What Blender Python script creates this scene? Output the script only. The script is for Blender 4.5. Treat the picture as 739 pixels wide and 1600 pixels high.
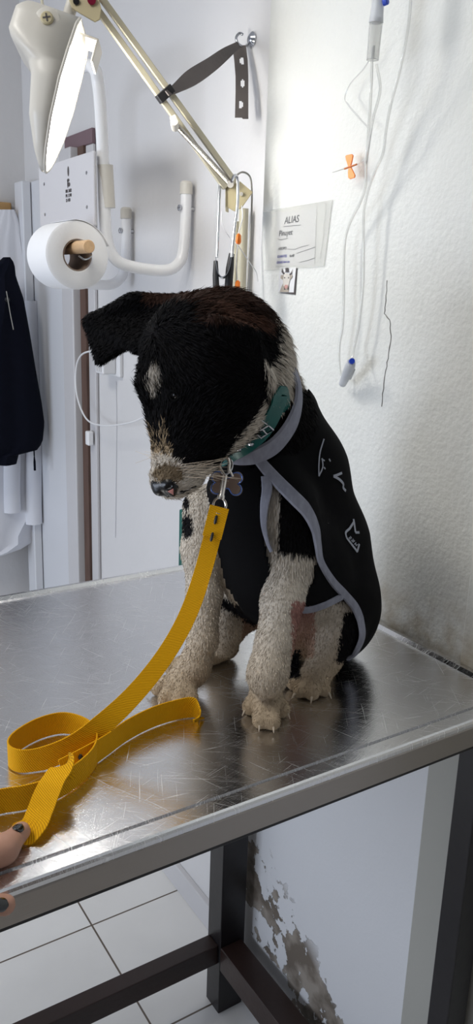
import bpy, bmesh, math, random
import numpy as np
from mathutils import Vector, Matrix
random.seed(7); rng = np.random.default_rng(7)
for o in list(bpy.data.objects): bpy.data.objects.remove(o)
SC = bpy.context.scene; COL = SC.collection
HC = 1.445            # camera height above the floor
TZ = 0.975            # table top height
F_ = 1255.0; CX, CY = 369.5, 800.0
# ------------------------------------------------------------ camera
def nrm(v): v = np.asarray(v, float); return v/np.linalg.norm(v)
_dn = nrm([214-CX, 5400-CY, F_]); _up = -_dn
_X = np.array([2389-CX, 533-CY, F_]); _X = nrm(_X-_X.dot(_up)*_up)
_Y = np.cross(_up, _X)
if _Y[2] < 0: _Y = -_Y
MW = np.array([_X, _Y, _up])
CAMP = np.array([0, 0, HC])
cd = bpy.data.cameras.new('camera'); cam = bpy.data.objects.new('camera', cd); COL.objects.link(cam)
r_, u_, b_ = MW@np.array([1, 0, 0]), MW@np.array([0, -1, 0]), MW@np.array([0, 0, -1])
cam.matrix_world = Matrix(((r_[0], u_[0], b_[0], 0), (r_[1], u_[1], b_[1], 0), (r_[2], u_[2], b_[2], HC), (0, 0, 0, 1)))
cd.sensor_fit = 'VERTICAL'; cd.sensor_height = 36; cd.lens = F_/1600*36; cd.clip_start = .02; cd.clip_end = 50
SC.camera = cam
# ------------------------------------------------------------ world, lights, exposure
w = bpy.data.worlds.new('world'); SC.world = w; w.use_nodes = True
w.node_tree.nodes['Background'].inputs[0].default_value = (.55, .65, .9, 1)
w.node_tree.nodes['Background'].inputs[1].default_value = .4
SC.view_settings.view_transform = 'Standard'; SC.view_settings.look = 'None'
SC.view_settings.gamma = 1; SC.view_settings.use_curve_mapping = False
SC.view_settings.exposure = 0.08
def area(name, loc, target, sx, sy, power, col):
    l = bpy.data.lights.new(name, 'AREA'); l.shape = 'RECTANGLE'; l.size = sx; l.size_y = sy
    l.energy = power; l.color = col
    o = bpy.data.objects.new(name, l); COL.objects.link(o); o.location = loc
    o.rotation_euler = (Vector(target)-Vector(loc)).to_track_quat('-Z', 'Y').to_euler()
    return o
area('window_daylight', (-2.35, 1.35, 1.1), (0.8, 1.5, .8), 1.3, .9, 34, (.76, .85, 1.0))
area('ceiling_tube_light', (-0.60, 0.95, 2.6), (-0.50, 0.90, 0), 1.2, .25, 17, (1.0, .97, .9))
LAMP_POWER = 1.12
# ------------------------------------------------------------ pixel <-> world helpers (measurements of the place)
def ray(x, y): return MW@np.array([x-CX, y-CY, F_])
def at(x, y, d): return CAMP+ray(x, y)*d/F_
def onx(x, y, X): r = ray(x, y); return CAMP+r*(X/r[0])
def ony(x, y, Y): r = ray(x, y); return CAMP+r*(Y/r[1])
def onz(x, y, Z): r = ray(x, y); return CAMP+r*((Z-HC)/r[2])
def proj(p):
    c = (np.asarray(p)-CAMP)@MW
    return np.stack([CX+F_*c[..., 0]/c[..., 2], CY+F_*c[..., 1]/c[..., 2]], -1)
def inpoly(q, poly):
    x, y = q[..., 0], q[..., 1]; r = np.zeros(x.shape, bool); n = len(poly)
    for i in range(n):
        x1, y1 = poly[i]; x2, y2 = poly[(i+1) % n]
        if y1 == y2: continue
        r ^= ((y1 > y) != (y2 > y)) & (x < (x2-x1)*(y-y1)/(y2-y1)+x1)
    return r
# ------------------------------------------------------------ materials
def mat(name, col, rough=.5, metal=0, bump=0, scale=50, bdist=.002, var=0, vscale=8, trans=0, emit=None, es=0, sheen=0, coat=0, spec=.5, stretch=None, alpha=1):
    m = bpy.data.materials.new(name); m.use_nodes = True
    nt = m.node_tree; b = nt.nodes['Principled BSDF']; N = nt.nodes.new; L = nt.links.new
    b.inputs['Base Color'].default_value = (*col, 1); b.inputs['Roughness'].default_value = rough
    b.inputs['Metallic'].default_value = metal; b.inputs['Transmission Weight'].default_value = trans
    b.inputs['Sheen Weight'].default_value = sheen; b.inputs['Coat Weight'].default_value = coat
    b.inputs['Specular IOR Level'].default_value = spec; b.inputs['Alpha'].default_value = alpha
    if emit: b.inputs['Emission Color'].default_value = (*emit, 1); b.inputs['Emission Strength'].default_value = es
    g = N('ShaderNodeNewGeometry'); mp = N('ShaderNodeMapping'); L(g.outputs['Position'], mp.inputs['Vector'])
    if stretch: mp.inputs['Scale'].default_value = stretch
    if bump:
        n = N('ShaderNodeTexNoise'); n.inputs['Scale'].default_value = scale; n.inputs['Detail'].default_value = 5
        L(mp.outputs[0], n.inputs['Vector'])
        k = N('ShaderNodeBump'); k.inputs['Strength'].default_value = bump; k.inputs['Distance'].default_value = bdist
        L(n.outputs['Fac'], k.inputs['Height']); L(k.outputs[0], b.inputs['Normal'])
    if var:
        n = N('ShaderNodeTexNoise'); n.inputs['Scale'].default_value = vscale; n.inputs['Detail'].default_value = 6
        L(mp.outputs[0], n.inputs['Vector'])
        x = N('ShaderNodeMix'); x.data_type = 'RGBA'
        x.inputs[6].default_value = (*[c*(1-var) for c in col], 1); x.inputs[7].default_value = (*[min(1, c*(1+var)) for c in col], 1)
        L(n.outputs['Fac'], x.inputs[0]); L(x.outputs[2], b.inputs['Base Color'])
    return m
M = {}
M['wallB'] = mat('smooth_white_paint', (.66, .65, .65), .45, bump=.35, scale=25, bdist=.004, var=.03, vscale=5)
M['white_tube'] = mat('white_enamel', (.85, .85, .86), .25, bump=.05, scale=40)
M['plate'] = mat('grey_white_board', (.62, .61, .63), .35, var=.03)
M['cream'] = mat('yellowed_plastic', (.50, .43, .26), .4, var=.12, vscale=30, bump=.1, scale=60)
M['ivory'] = mat('ivory_plastic', (.62, .59, .53), .35, var=.05, vscale=14, bump=.05, scale=30)
M['creamrod'] = mat('cream_rod_enamel', (.52, .48, .36), .3)
M['dark_steel'] = mat('brown_black_painted_steel', (.012, .010, .011), .35, var=.5, vscale=10, bump=.15, scale=60, spec=.4)
M['rust_steel'] = mat('rusty_brown_steel', (.026, .012, .009), .4, var=.7, vscale=9, bump=.3, scale=70)
M['chrome'] = mat('chrome', (.50, .51, .54), .14, 1)
M['brass'] = mat('nickel', (.7, .66, .6), .25, 1)
M['black_rubber'] = mat('black_rubber', (.012, .012, .014), .5)
M['grey_rubber'] = mat('grey_rubber_strap', (.10, .085, .08), .6, var=.3, vscale=20, bump=.2, scale=90)
M['paper'] = mat('tissue_paper', (.86, .86, .87), .9, bump=.25, scale=160, bdist=.001)
M['cardboard'] = mat('cardboard', (.30, .22, .17), .8)
M['wood'] = mat('dowel_wood', (.55, .36, .20), .55, var=.25, vscale=18, stretch=(6, 1, 6))
M['boardwood'] = mat('coat_board_wood', (.45, .27, .11), .5, var=.25, vscale=10, stretch=(1, 1, 6))
M['darkwood'] = mat('dark_door_jamb', (.10, .055, .04), .55, var=.4, vscale=14, stretch=(5, 5, 1))
M['maroon'] = mat('shaded_maroon_lintel', (.16, .10, .115), .5, var=.2)  # lintel tone stands in for shadow and reddish glow over the door
M['doorwhite'] = mat('door_white', (.66, .67, .70), .35, bump=.06, scale=20)
M['casing'] = mat('door_casing', (.56, .55, .56), .45, bump=.15, scale=25)
M['navy'] = mat('navy_fleece', (.004, .005, .011), .9, bump=.5, scale=300, bdist=.001, spec=.1)
M['labcoat'] = mat('white_cotton', (.74, .75, .80), .85, bump=.1, scale=400, bdist=.0005)
M['green'] = mat('green_canvas', (.006, .10, .08), .6, bump=.2, scale=200)
M['teal'] = mat('teal_leather', (.0, .095, .085), .4, var=.25, vscale=60, bump=.2, scale=200, bdist=.0006)
M['vest'] = mat('black_vest_fabric', (.0025, .0025, .0032), .85, bump=.25, scale=700, bdist=.0006, spec=.12)
M['grey_heather'] = mat('grey_heather_binding', (.27, .28, .34), .9, var=.35, vscale=180, bump=.35, scale=500, bdist=.0006, stretch=(1, 1, .35))
M['print'] = mat('grey_print', (.36, .38, .44), .7)
M['nose'] = mat('dog_nose', (.004, .004, .005), .3, bump=.3, scale=500, bdist=.0005, spec=.4)
M['pink'] = mat('pink_skin', (.50, .22, .20), .45)
M['eye'] = mat('dog_eye', (.004, .003, .002), .12, spec=.3)
M['claw'] = mat('dog_claw', (.55, .46, .36), .3)
M['skin'] = mat('skin', (.50, .27, .19), .5, var=.12, vscale=60, bump=.15, scale=200, bdist=.0008)
M['nail'] = mat('black_nail_polish', (.004, .004, .005), .12, coat=.7)
M['clear'] = mat('clear_pvc', (.97, .97, .95), .08, trans=.80, spec=.6)
M['frost'] = mat('frosted_plastic', (.80, .82, .85), .35, trans=.45)
M['blue'] = mat('blue_plastic', (.01, .05, .45), .35)
M['orange'] = mat('orange_plastic', (.95, .22, .01), .4)
M['notepaper'] = mat('note_paper', (.66, .66, .67), .7, var=.03)
M['tape'] = mat('clear_tape', (.72, .72, .68), .15, alpha=.32)
M['ink'] = mat('pencil_ink', (.10, .10, .11), .6)
M['blueink'] = mat('blue_ink', (.06, .06, .28), .6)
M['carddark'] = mat('card_dark', (.07, .06, .06), .6)
M['cardtan'] = mat('card_tan', (.38, .33, .27), .6)
M['cardpink'] = mat('card_pink', (.45, .25, .22), .6)
M['cable'] = mat('white_cable', (.75, .75, .76), .4)
M['greycable'] = mat('grey_cable', (.35, .34, .31), .45)
M['tube'] = mat('fluorescent_tube', (1, 1, 1), .3, emit=(1, .98, .93), es=1)
M['reflector'] = mat('white_reflector', (.9, .9, .88), .3)
M['ceiling'] = mat('ceiling_paint', (.75, .75, .75), .8, bump=.1)
M['frontwall'] = mat('dark_unseen_wall', (.20, .16, .13), .7, bump=.2, scale=20)  # unseen wall, coloured dark for its brown reflection in the table apron
M['plainwall'] = mat('room_paint', (.62, .62, .64), .7, bump=.2, scale=20)
M['tag_blue'] = mat('tag_enamel', (.10, .18, .50), .25, .5)

def webbing():
    m = mat('yellow_webbing', (.72, .36, .008), .7, spec=.15)
    nt = m.node_tree; N = nt.nodes.new; L = nt.links.new; b = nt.nodes['Principled BSDF']
    uv = N('ShaderNodeUVMap'); mp = N('ShaderNodeMapping'); mp.inputs['Rotation'].default_value = (0, 0, .6)
    L(uv.outputs[0], mp.inputs[0])
    wv = N('ShaderNodeTexWave'); wv.inputs['Scale'].default_value = 180; wv.inputs['Distortion'].default_value = .5
    L(mp.outputs[0], wv.inputs[0])
    k = N('ShaderNodeBump'); k.inputs['Strength'].default_value = .7; k.inputs['Distance'].default_value = .0006
    L(wv.outputs['Fac'], k.inputs['Height']); L(k.outputs[0], b.inputs['Normal'])
    x = N('ShaderNodeMix'); x.data_type = 'RGBA'
    x.inputs[6].default_value = (.62, .28, .002, 1); x.inputs[7].default_value = (.92, .48, .004, 1)
    L(wv.outputs['Fac'], x.inputs[0]); L(x.outputs[2], b.inputs['Base Color'])
    return m
M['web'] = webbing()

def steel():
    m = mat('brushed_stainless', (.72, .72, .73), .24, 1)
    nt = m.node_tree; N = nt.nodes.new; L = nt.links.new; b = nt.nodes['Principled BSDF']
    g = N('ShaderNodeNewGeometry'); nd = N('ShaderNodeTexNoise'); nd.inputs['Scale'].default_value = 3
    L(g.outputs['Position'], nd.inputs['Vector'])
    def scr(rot, sc, s):
        vr = N('ShaderNodeMapping'); vr.inputs['Scale'].default_value = (sc, s, 1); v0 = N('ShaderNodeMapping'); v0.inputs['Rotation'].default_value = (0, 0, rot)
        mx = N('ShaderNodeMix'); mx.data_type = 'VECTOR'; mx.inputs[0].default_value = .04
        L(g.outputs['Position'], mx.inputs[4]); L(nd.outputs['Color'], mx.inputs[5]); L(mx.outputs[1], v0.inputs[0]); L(v0.outputs[0], vr.inputs[0])
        n = N('ShaderNodeTexNoise'); n.inputs['Scale'].default_value = 9; n.inputs['Detail'].default_value = 3
        L(vr.outputs[0], n.inputs['Vector']); return n
    n1 = scr(.5, 1.2, 95); n2 = scr(-.35, 1.5, 120); n3 = scr(1.2, 1.2, 90)
    a = N('ShaderNodeMath'); a.operation = 'ADD'; L(n1.outputs['Fac'], a.inputs[0]); L(n2.outputs['Fac'], a.inputs[1])
    c = N('ShaderNodeMath'); c.operation = 'ADD'; L(a.outputs[0], c.inputs[0]); L(n3.outputs['Fac'], c.inputs[1])
    k = N('ShaderNodeBump'); k.inputs['Strength'].default_value = .22; k.inputs['Distance'].default_value = .0003
    L(c.outputs[0], k.inputs['Height']); L(k.outputs[0], b.inputs['Normal'])
    r = N('ShaderNodeMapRange'); r.inputs[1].default_value = 1.1; r.inputs[2].default_value = 1.9
    r.inputs[3].default_value = .10; r.inputs[4].default_value = .30
    L(c.outputs[0], r.inputs[0]); L(r.outputs[0], b.inputs['Roughness'])
    for n_, nm in ((n1, 0), (n2, 1)):
        n_.inputs['Roughness'].default_value = .7
    prev = None
    for ro_, sx_, sy_ in ((.55, 1.3, 85), (-.3, 1.8, 95), (1.25, 1.5, 85), (.15, 1.6, 100), (-1.0, 1.6, 90), (.85, 2.2, 110)):
        l_ = scr(ro_, sx_, sy_); l_.inputs['Detail'].default_value = 1
        mp_ = N('ShaderNodeMapRange'); mp_.inputs[1].default_value = .715; mp_.inputs[2].default_value = .78; mp_.inputs[4].default_value = .75; L(l_.outputs['Fac'], mp_.inputs[0])
        if prev is None: prev = mp_.outputs[0]
        else:
            mm = N('ShaderNodeMath'); mm.operation = 'MAXIMUM'; L(prev, mm.inputs[0]); L(mp_.outputs[0], mm.inputs[1]); prev = mm.outputs[0]
    rr_ = N('ShaderNodeMath'); rr_.operation = 'MULTIPLY_ADD'; L(prev, rr_.inputs[0]); rr_.inputs[1].default_value = .28; L(r.outputs[0], rr_.inputs[2]); L(rr_.outputs[0], b.inputs['Roughness'])
    class q_: outputs = [prev]
    cm_ = N('ShaderNodeMix'); cm_.data_type = 'RGBA'; cm_.inputs[6].default_value = (.76, .76, .77, 1); cm_.inputs[7].default_value = (1, 1, 1, 1)
    L(q_.outputs[0], cm_.inputs[0]); L(cm_.outputs[2], b.inputs['Base Color'])
    return m
M['steel'] = steel()
M['steel_edge'] = mat('apron_dark_reflection', (.34, .31, .28), .33, 1, bump=.1, scale=50, stretch=(.2, 8, 20))  # brownish dark tone puts the dim room's reflection into the steel colour

def wall_a():
    m = mat('rough_white_plaster', (.66, .665, .64), .75)
    nt = m.node_tree; N = nt.nodes.new; L = nt.links.new; b = nt.nodes['Principled BSDF']
    g = N('ShaderNodeNewGeometry'); P = g.outputs['Position']
    def noise(s, d=6, ro=.5):
        n = N('ShaderNodeTexNoise'); n.inputs['Scale'].default_value = s; n.inputs['Detail'].default_value = d
        n.inputs['Roughness'].default_value = ro; L(P, n.inputs['Vector']); return n.outputs['Fac']
    def mth(op, a, c=None, clamp=False):
        n = N('ShaderNodeMath'); n.operation = op; n.use_clamp = clamp
        for i, v in enumerate((a, c)):
            if v is None: continue
            if isinstance(v, (int, float)): n.inputs[i].default_value = v
            else: L(v, n.inputs[i])
        return n.outputs[0]
    sp = N('ShaderNodeSeparateXYZ'); L(P, sp.inputs[0]); y, z = sp.outputs[1], sp.outputs[2]
    def mr(v, a, c, lo=0., hi=1.):
        n = N('ShaderNodeMapRange'); n.inputs[1].default_value = a; n.inputs[2].default_value = c
        n.inputs[3].default_value = lo; n.inputs[4].default_value = hi; L(v, n.inputs[0]); return n.outputs[0]
    # distance below a slanting line -> peeled band near the floor
    ln = mth('SUBTRACT', mth('ADD', mth('MULTIPLY', y, .62), -.36), z)      # >0 below line
    band = mth('SUBTRACT', 1, mth('ABSOLUTE', mth('MULTIPLY', mth('SUBTRACT', ln, .035), 9.0)))
    pn = noise(16, 8, .62)
    pv = mth('ADD', mth('MULTIPLY', band, .17), pn)
    peel = mr(pv, .565, .575)
    under = mr(z, .62, .60)
    peel = mth('MULTIPLY', peel, under)
    peel = mth('MULTIPLY', peel, mr(ln, -.10, -.04))
    # dirt band just over the table
    dirt = mth('MULTIPLY', mr(z, 1.06, .985), mr(noise(30), .35, .7))
    dirt = mth('MULTIPLY', dirt, mr(z, .95, .96))
    c1 = N('ShaderNodeMix'); c1.data_type = 'RGBA'; c1.inputs[6].default_value = (.66, .665, .64, 1); c1.inputs[7].default_value = (.36, .30, .21, 1)
    L(dirt, c1.inputs[0])
    stain = mr(noise(5), .45, .75, 0, .25)
    c0 = N('ShaderNodeMix'); c0.data_type = 'RGBA'; c0.inputs[7].default_value = (.56, .54, .46, 1)
    L(stain, c0.inputs[0]); L(c1.outputs[2], c0.inputs[6])
    # lower wall painted a cooler white
    cl = N('ShaderNodeMix'); cl.data_type = 'RGBA'; cl.inputs[7].default_value = (.70, .70, .72, 1)
    L(mth('MULTIPLY', mr(z, .93, .92), .8), cl.inputs[0]); L(c0.outputs[2], cl.inputs[6])
    pc = N('ShaderNodeMix'); pc.data_type = 'RGBA'; pc.inputs[6].default_value = (.15, .122, .095, 1); pc.inputs[7].default_value = (.32, .28, .235, 1)
    L(mr(noise(22), .4, .6), pc.inputs[0])
    c2 = N('ShaderNodeMix'); c2.data_type = 'RGBA'; L(peel, c2.inputs[0]); L(cl.outputs[2], c2.inputs[6]); L(pc.outputs[2], c2.inputs[7])
    L(c2.outputs[2], b.inputs['Base Color'])
    h = mth('ADD', mth('MULTIPLY', noise(140, 4), .5), mth('MULTIPLY', noise(38, 4), .6))
    h = mth('MULTIPLY', h, mr(z, .85, .98, .25, 1.0))
    h = mth('SUBTRACT', h, mth('MULTIPLY', peel, 1.2))
    k = N('ShaderNodeBump'); k.inputs['Strength'].default_value = .75; k.inputs['Distance'].default_value = .0035
    L(h, k.inputs['Height']); L(k.outputs[0], b.inputs['Normal'])
    return m
M['wallA'] = wall_a()

def tiles():
    m = mat('white_floor_tiles', (.6, .6, .6), .3)
    nt = m.node_tree; N = nt.nodes.new; L = nt.links.new; b = nt.nodes['Principled BSDF']
    g = N('ShaderNodeNewGeometry'); mp = N('ShaderNodeMapping'); L(g.outputs['Position'], mp.inputs[0])
    S = .33; mp.inputs['Location'].default_value = (-(.591 % S)+S/2*0, -(1.480 % S), 0)
    br = N('ShaderNodeTexBrick'); br.offset = 0; br.inputs['Scale'].default_value = 1
    br.inputs['Brick Width'].default_value = S; br.inputs['Row Height'].default_value = S
    br.inputs['Mortar Size'].default_value = .0022; br.inputs['Mortar Smooth'].default_value = .1
    br.inputs['Color1'].default_value = (.80, .79, .77, 1); br.inputs['Color2'].default_value = (.83, .82, .80, 1); br.inputs['Mortar'].default_value = (.13, .10, .075, 1)
    L(mp.outputs[0], br.inputs[0])
    n = N('ShaderNodeTexNoise'); n.inputs['Scale'].default_value = 7; n.inputs['Detail'].default_value = 6; L(g.outputs['Position'], n.inputs[0])
    x = N('ShaderNodeMix'); x.data_type = 'RGBA'; x.blend_type = 'MULTIPLY'; x.inputs[0].default_value = .15
    L(br.outputs[0], x.inputs[6]); L(n.outputs['Fac'], x.inputs[7]); L(x.outputs[2], b.inputs['Base Color'])
    return m
M['tiles'] = tiles()

def furmat(name, rough=.65):
    m = mat(name, (.5, .5, .5), rough, spec=.08)
    nt = m.node_tree; a = nt.nodes.new('ShaderNodeAttribute'); a.attribute_name = 'Col'
    nt.links.new(a.outputs['Color'], nt.nodes['Principled BSDF'].inputs['Base Color'])
    return m
M['fur'] = furmat('dog_fur'); M['coatskin'] = furmat('dog_coat', .8)

# ------------------------------------------------------------ mesh helpers
class MB:
    def __init__(s): s.v = []; s.f = []; s.uv = {}
    def add(s, vs, fs):
        n = len(s.v); s.v += [tuple(map(float, p)) for p in vs]; s.f += [tuple(i+n for i in f) for f in fs]; return n
    def box(s, a, b):
        x0, y0, z0 = a; x1, y1, z1 = b
        return s.add([(x0,y0,z0),(x1,y0,z0),(x1,y1,z0),(x0,y1,z0),(x0,y0,z1),(x1,y0,z1),(x1,y1,z1),(x0,y1,z1)],
                     [(0,3,2,1),(4,5,6,7),(0,1,5,4),(1,2,6,5),(2,3,7,6),(3,0,4,7)])
    def obox(s, c, ax, ay, az):     # centre and three half-axis vectors
        c, ax, ay, az = map(np.asarray, (c, ax, ay, az)); vs = []
        for k in (-1, 1):
            for i, j in ((-1,-1),(1,-1),(1,1),(-1,1)): vs.append(c+i*ax+j*ay+k*az)
        return s.add(vs, [(0,3,2,1),(4,5,6,7),(0,1,5,4),(1,2,6,5),(2,3,7,6),(3,0,4,7)])
    def tube(s, pts, r, n=12, closed=False, caps=True):
        pts = [np.asarray(p, float) for p in pts]; m = len(pts)
        rr = r if hasattr(r, '__len__') else [r]*m
        T = []
        for i in range(m):
            a = pts[(i-1) % m] if (i > 0 or closed) else pts[i]; b = pts[(i+1) % m] if (i < m-1 or closed) else pts[i]
            T.append(nrm(b-a))
        ref = np.array([0, 0, 1.]) if abs(T[0][2]) < .9 else np.array([1., 0, 0])
        u = nrm(np.cross(T[0], ref)); vs = []
        for i in range(m):
            u = nrm(u-u.dot(T[i])*T[i]); v = np.cross(T[i], u)
            for k in range(n):
                t = 2*math.pi*k/n; vs.append(pts[i]+rr[i]*(math.cos(t)*u+math.sin(t)*v))
        fs = []
        for i in range(m if closed else m-1):
            j = (i+1) % m
            for k in range(n):
                l = (k+1) % n; fs.append((i*n+k, i*n+l, j*n+l, j*n+k))
        if caps and not closed: fs += [tuple(range(n))[::-1], tuple((m-1)*n+k for k in range(n))]
        return s.add(vs, fs)
    def lathe(s, c, axis, prof, n=32):     # prof: (distance along axis, radius)
        ax = nrm(axis); ref = np.array([0, 0, 1.]) if abs(ax[2]) < .9 else np.array([1., 0, 0])
        u = nrm(np.cross(ax, ref)); v = np.cross(ax, u); c = np.asarray(c, float); vs = []; fs = []
        for h, r in prof:
            for k in range(n):
                t = 2*math.pi*k/n; vs.append(c+ax*h+r*(math.cos(t)*u+math.sin(t)*v))
        for i in range(len(prof)-1):
            for k in range(n):
                l = (k+1) % n; fs.append((i*n+k, i*n+l, (i+1)*n+l, (i+1)*n+k))
        if prof[0][1] > 0 and prof[0] != prof[-1]:
            fs += [tuple(range(n))[::-1], tuple((len(prof)-1)*n+k for k in range(n))]
        return s.add(vs, fs)
    def prism(s, poly, d):      # 3D polygon extruded along vector d
        n = len(poly); d = np.asarray(d, float)
        vs = [np.asarray(p, float) for p in poly]; vs = vs+[p+d for p in vs]
        return s.add(vs, [tuple(range(n))[::-1], tuple(range(n, 2*n))]+[(i, (i+1) % n, n+(i+1) % n, n+i) for i in range(n)])
    def loft(s, rings, closed=True, caps=True):
        n = len(rings[0]); vs = [p for r in rings for p in r]; fs = []
        for i in range(len(rings)-1):
            for k in range(n if closed else n-1):
                l = (k+1) % n; fs.append((i*n+k, i*n+l, (i+1)*n+l, (i+1)*n+k))
        if caps and closed: fs += [tuple(range(n))[::-1], tuple((len(rings)-1)*n+k for k in range(n))]
        return s.add(vs, fs)
    def build(s, name, m, parent=None, smooth=True, bevel=0, sub=0, solid=0, fix=True):
        me = bpy.data.meshes.new(name); me.from_pydata(s.v, [], s.f)
        if fix:
            bm = bmesh.new(); bm.from_mesh(me); bmesh.ops.recalc_face_normals(bm, faces=bm.faces); bm.to_mesh(me); bm.free()
        me.materials.append(m)
        if smooth: me.shade_smooth()
        o = bpy.data.objects.new(name, me); COL.objects.link(o)
        if parent is not None: o.parent = parent; o.matrix_parent_inverse = parent.matrix_world.inverted()
        if bevel:
            b = o.modifiers.new('bevel', 'BEVEL'); b.width = bevel; b.segments = 3; b.limit_method = 'ANGLE'; b.angle_limit = .6
        if solid:
            b = o.modifiers.new('solid', 'SOLIDIFY'); b.thickness = solid; b.offset = 0
        if sub:
            b = o.modifiers.new('sub', 'SUBSURF'); b.levels = sub; b.render_levels = sub
        if smooth and not sub and me.polygons:
            try:
                me.set_sharp_from_angle(angle=.7)
            except Exception: pass
        return o
def tag(o, label=None, cat=None, group=None, kind=None):
    if label: o['label'] = label
    if cat: o['category'] = cat
    if group: o['group'] = group
    if kind: o['kind'] = kind
    return o
def empty(name, loc, label, cat, group=None):
    o = bpy.data.objects.new(name, None); COL.objects.link(o); o.location = tuple(map(float, loc)); o.empty_display_size = .02
    o.matrix_world = Matrix.Translation(o.location); return tag(o, label, cat, group)
def smooth(pts, k=8, closed=False):
    P = [np.asarray(p, float) for p in pts]; n = len(P); out = []
    rngs = range(n if closed else n-1)
    for i in rngs:
        p1, p2 = P[i], P[(i+1) % n]
        p0 = P[(i-1) % n] if (closed or i > 0) else 2*p1-p2
        p3 = P[(i+2) % n] if (closed or i < n-2) else 2*p2-p1
        for j in range(k):
            t = j/k; out.append(.5*((2*p1)+(-p0+p2)*t+(2*p0-5*p1+4*p2-p3)*t*t+(-p0+3*p1-3*p2+p3)*t**3))
    if not closed: out.append(P[-1])
    return out
def struct(o): return tag(o, kind='structure')
def box(name, a, b, m, parent=None, bevel=0): q = MB(); q.box(a, b); return q.build(name, m, parent, smooth=False, bevel=bevel)

# ------------------------------------------------------------ room
XA, XB = .80, .832        # near rough wall, recessed smooth wall
YC = 1.190                # where the rough wall ends
YF = float(onx(33, 100, XB)[1])
struct(box('floor', (-2.5, -1.6, -.05), (1.2, YF+.1, 0), M['tiles']))
struct(box('ceiling', (-2.5, -1.6, 2.7), (1.2, YF+.1, 2.75), M['ceiling']))
struct(box('wall_right', (XB, YC-.05, 0), (XB+.1, YF+.1, 2.7), M['wallB']))
struct(box('wall_near', (XA, -1.6, 0), (XA+.15, YC, 2.7), M['wallA'], bevel=.004))
struct(box('wall_back', (-2.5, YF, 0), (XB+.1, YF+.1, 2.7), M['wallB']))
struct(box('wall_front', (-2.5, -1.7, 0), (1.2, -1.6, 2.7), M['frontwall']))
q = MB()
q.box((-2.6, -1.6, 0), (-2.5, .6, 2.7)); q.box((-2.6, 2.1, 0), (-2.5, YF+.1, 2.7)); q.box((-2.6, .6, 0), (-2.5, 2.1, .7)); q.box((-2.6, .6, 2.3), (-2.5, 2.1, 2.7))
struct(q.build('wall_left', M['plainwall'], smooth=False))
q = MB()
for a, b in (((.6, .7), (.66, 2.3)), ((2.04, .7), (2.1, 2.3)), ((1.32, .7), (1.38, 2.3))): q.box((-2.57, a[0], a[1]), (-2.52, b[0], b[1]))
q.box((-2.57, .6, .7), (-2.52, 2.1, .76)); q.box((-2.57, .6, 2.24), (-2.52, 2.1, 2.3))
struct(q.build('window_1', M['doorwhite'], smooth=False))
q = MB(); q.box((XB-.014, YC, 0), (XB, 1.95, .066)); struct(q.build('baseboard_right', M['casing'], smooth=False, bevel=.002))
q = MB(); q.box((XA-.012, -1.5, 0), (XA, YC, .066)); struct(q.build('baseboard_near', M['casing'], smooth=False, bevel=.002))
q = MB(); q.box((XA-.006, .30, 0), (XA, .700, .93)); struct(q.build('trim_1', mat('beige_paint_strip', (.40, .39, .35), .6, bump=.2), smooth=False, bevel=.003))
q = MB(); q.box((XA-.010, .0, .93), (XA, .662, 2.7)); struct(q.build('trim_2', M['wallA'], smooth=False, bevel=.003))
# crack in the plaster (wall relief)
cr = [(605,438),(603,470),(601,490),(609,500),(611,525),(606,560),(602,585),(598,615),(596,642)]
q = MB(); pts = []
for a, b in zip(cr[:-1], cr[1:]):
    for t in (0, .25, .5, .75):
        p = onx(a[0]+(b[0]-a[0])*t+random.uniform(-.8, .8), a[1]+(b[1]-a[1])*t, XA-.0002); pts.append(p)
q.tube(pts, [.0005+.0004*random.random() for _ in pts], 5); struct(q.build('trim_3', mat('plaster_crack', (.22, .21, .20), .9)))
# door on the far part of the right wall
yj0, yj1 = onx(146, 700, XB)[1], onx(138, 700, XB)[1]
yc1 = onx(121, 700, XB)[1]; yd1 = YF-.02; zt = onx(128, 232, XB)[2]
door = box('door_1', (XB-.022, yc1+.01, .01), (XB-.002, yd1-.03, zt-.05), M['doorwhite'], bevel=.003); struct(door)
o = box('door_edge_stile', (XB-.05, yd1-.10, .01), (XB-.024, yd1-.03, zt-.05), M['doorwhite'], door, bevel=.004)
o = box('door_casing', (XB-.036, yj1+.002, 0), (XB-.001, yc1, zt), M['casing'], door, bevel=.004)
o = box('wall_side_casing', (XB-.010, yj0-.045, 0), (XB-.001, yj0-.001, zt), M['casing'], door, bevel=.003)
struct(box('trim_4', (XB-.016, yj0, 0), (XB-.001, yj1, zt), M['darkwood']))
struct(box('trim_5', (XB-.012, yj0-.045, zt), (XB-.001, yc1+.02, zt+.035), M['maroon'], bevel=.003))
# ------------------------------------------------------------ ceiling light (out of frame)
t = empty('ceiling_light', (-.60, .95, 2.7), 'long white fluorescent ceiling light over the middle of the room', 'light')
box('housing', (-1.25, .81, 2.64), (.05, 1.09, 2.7), M['white_tube'], t, .01)
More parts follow.
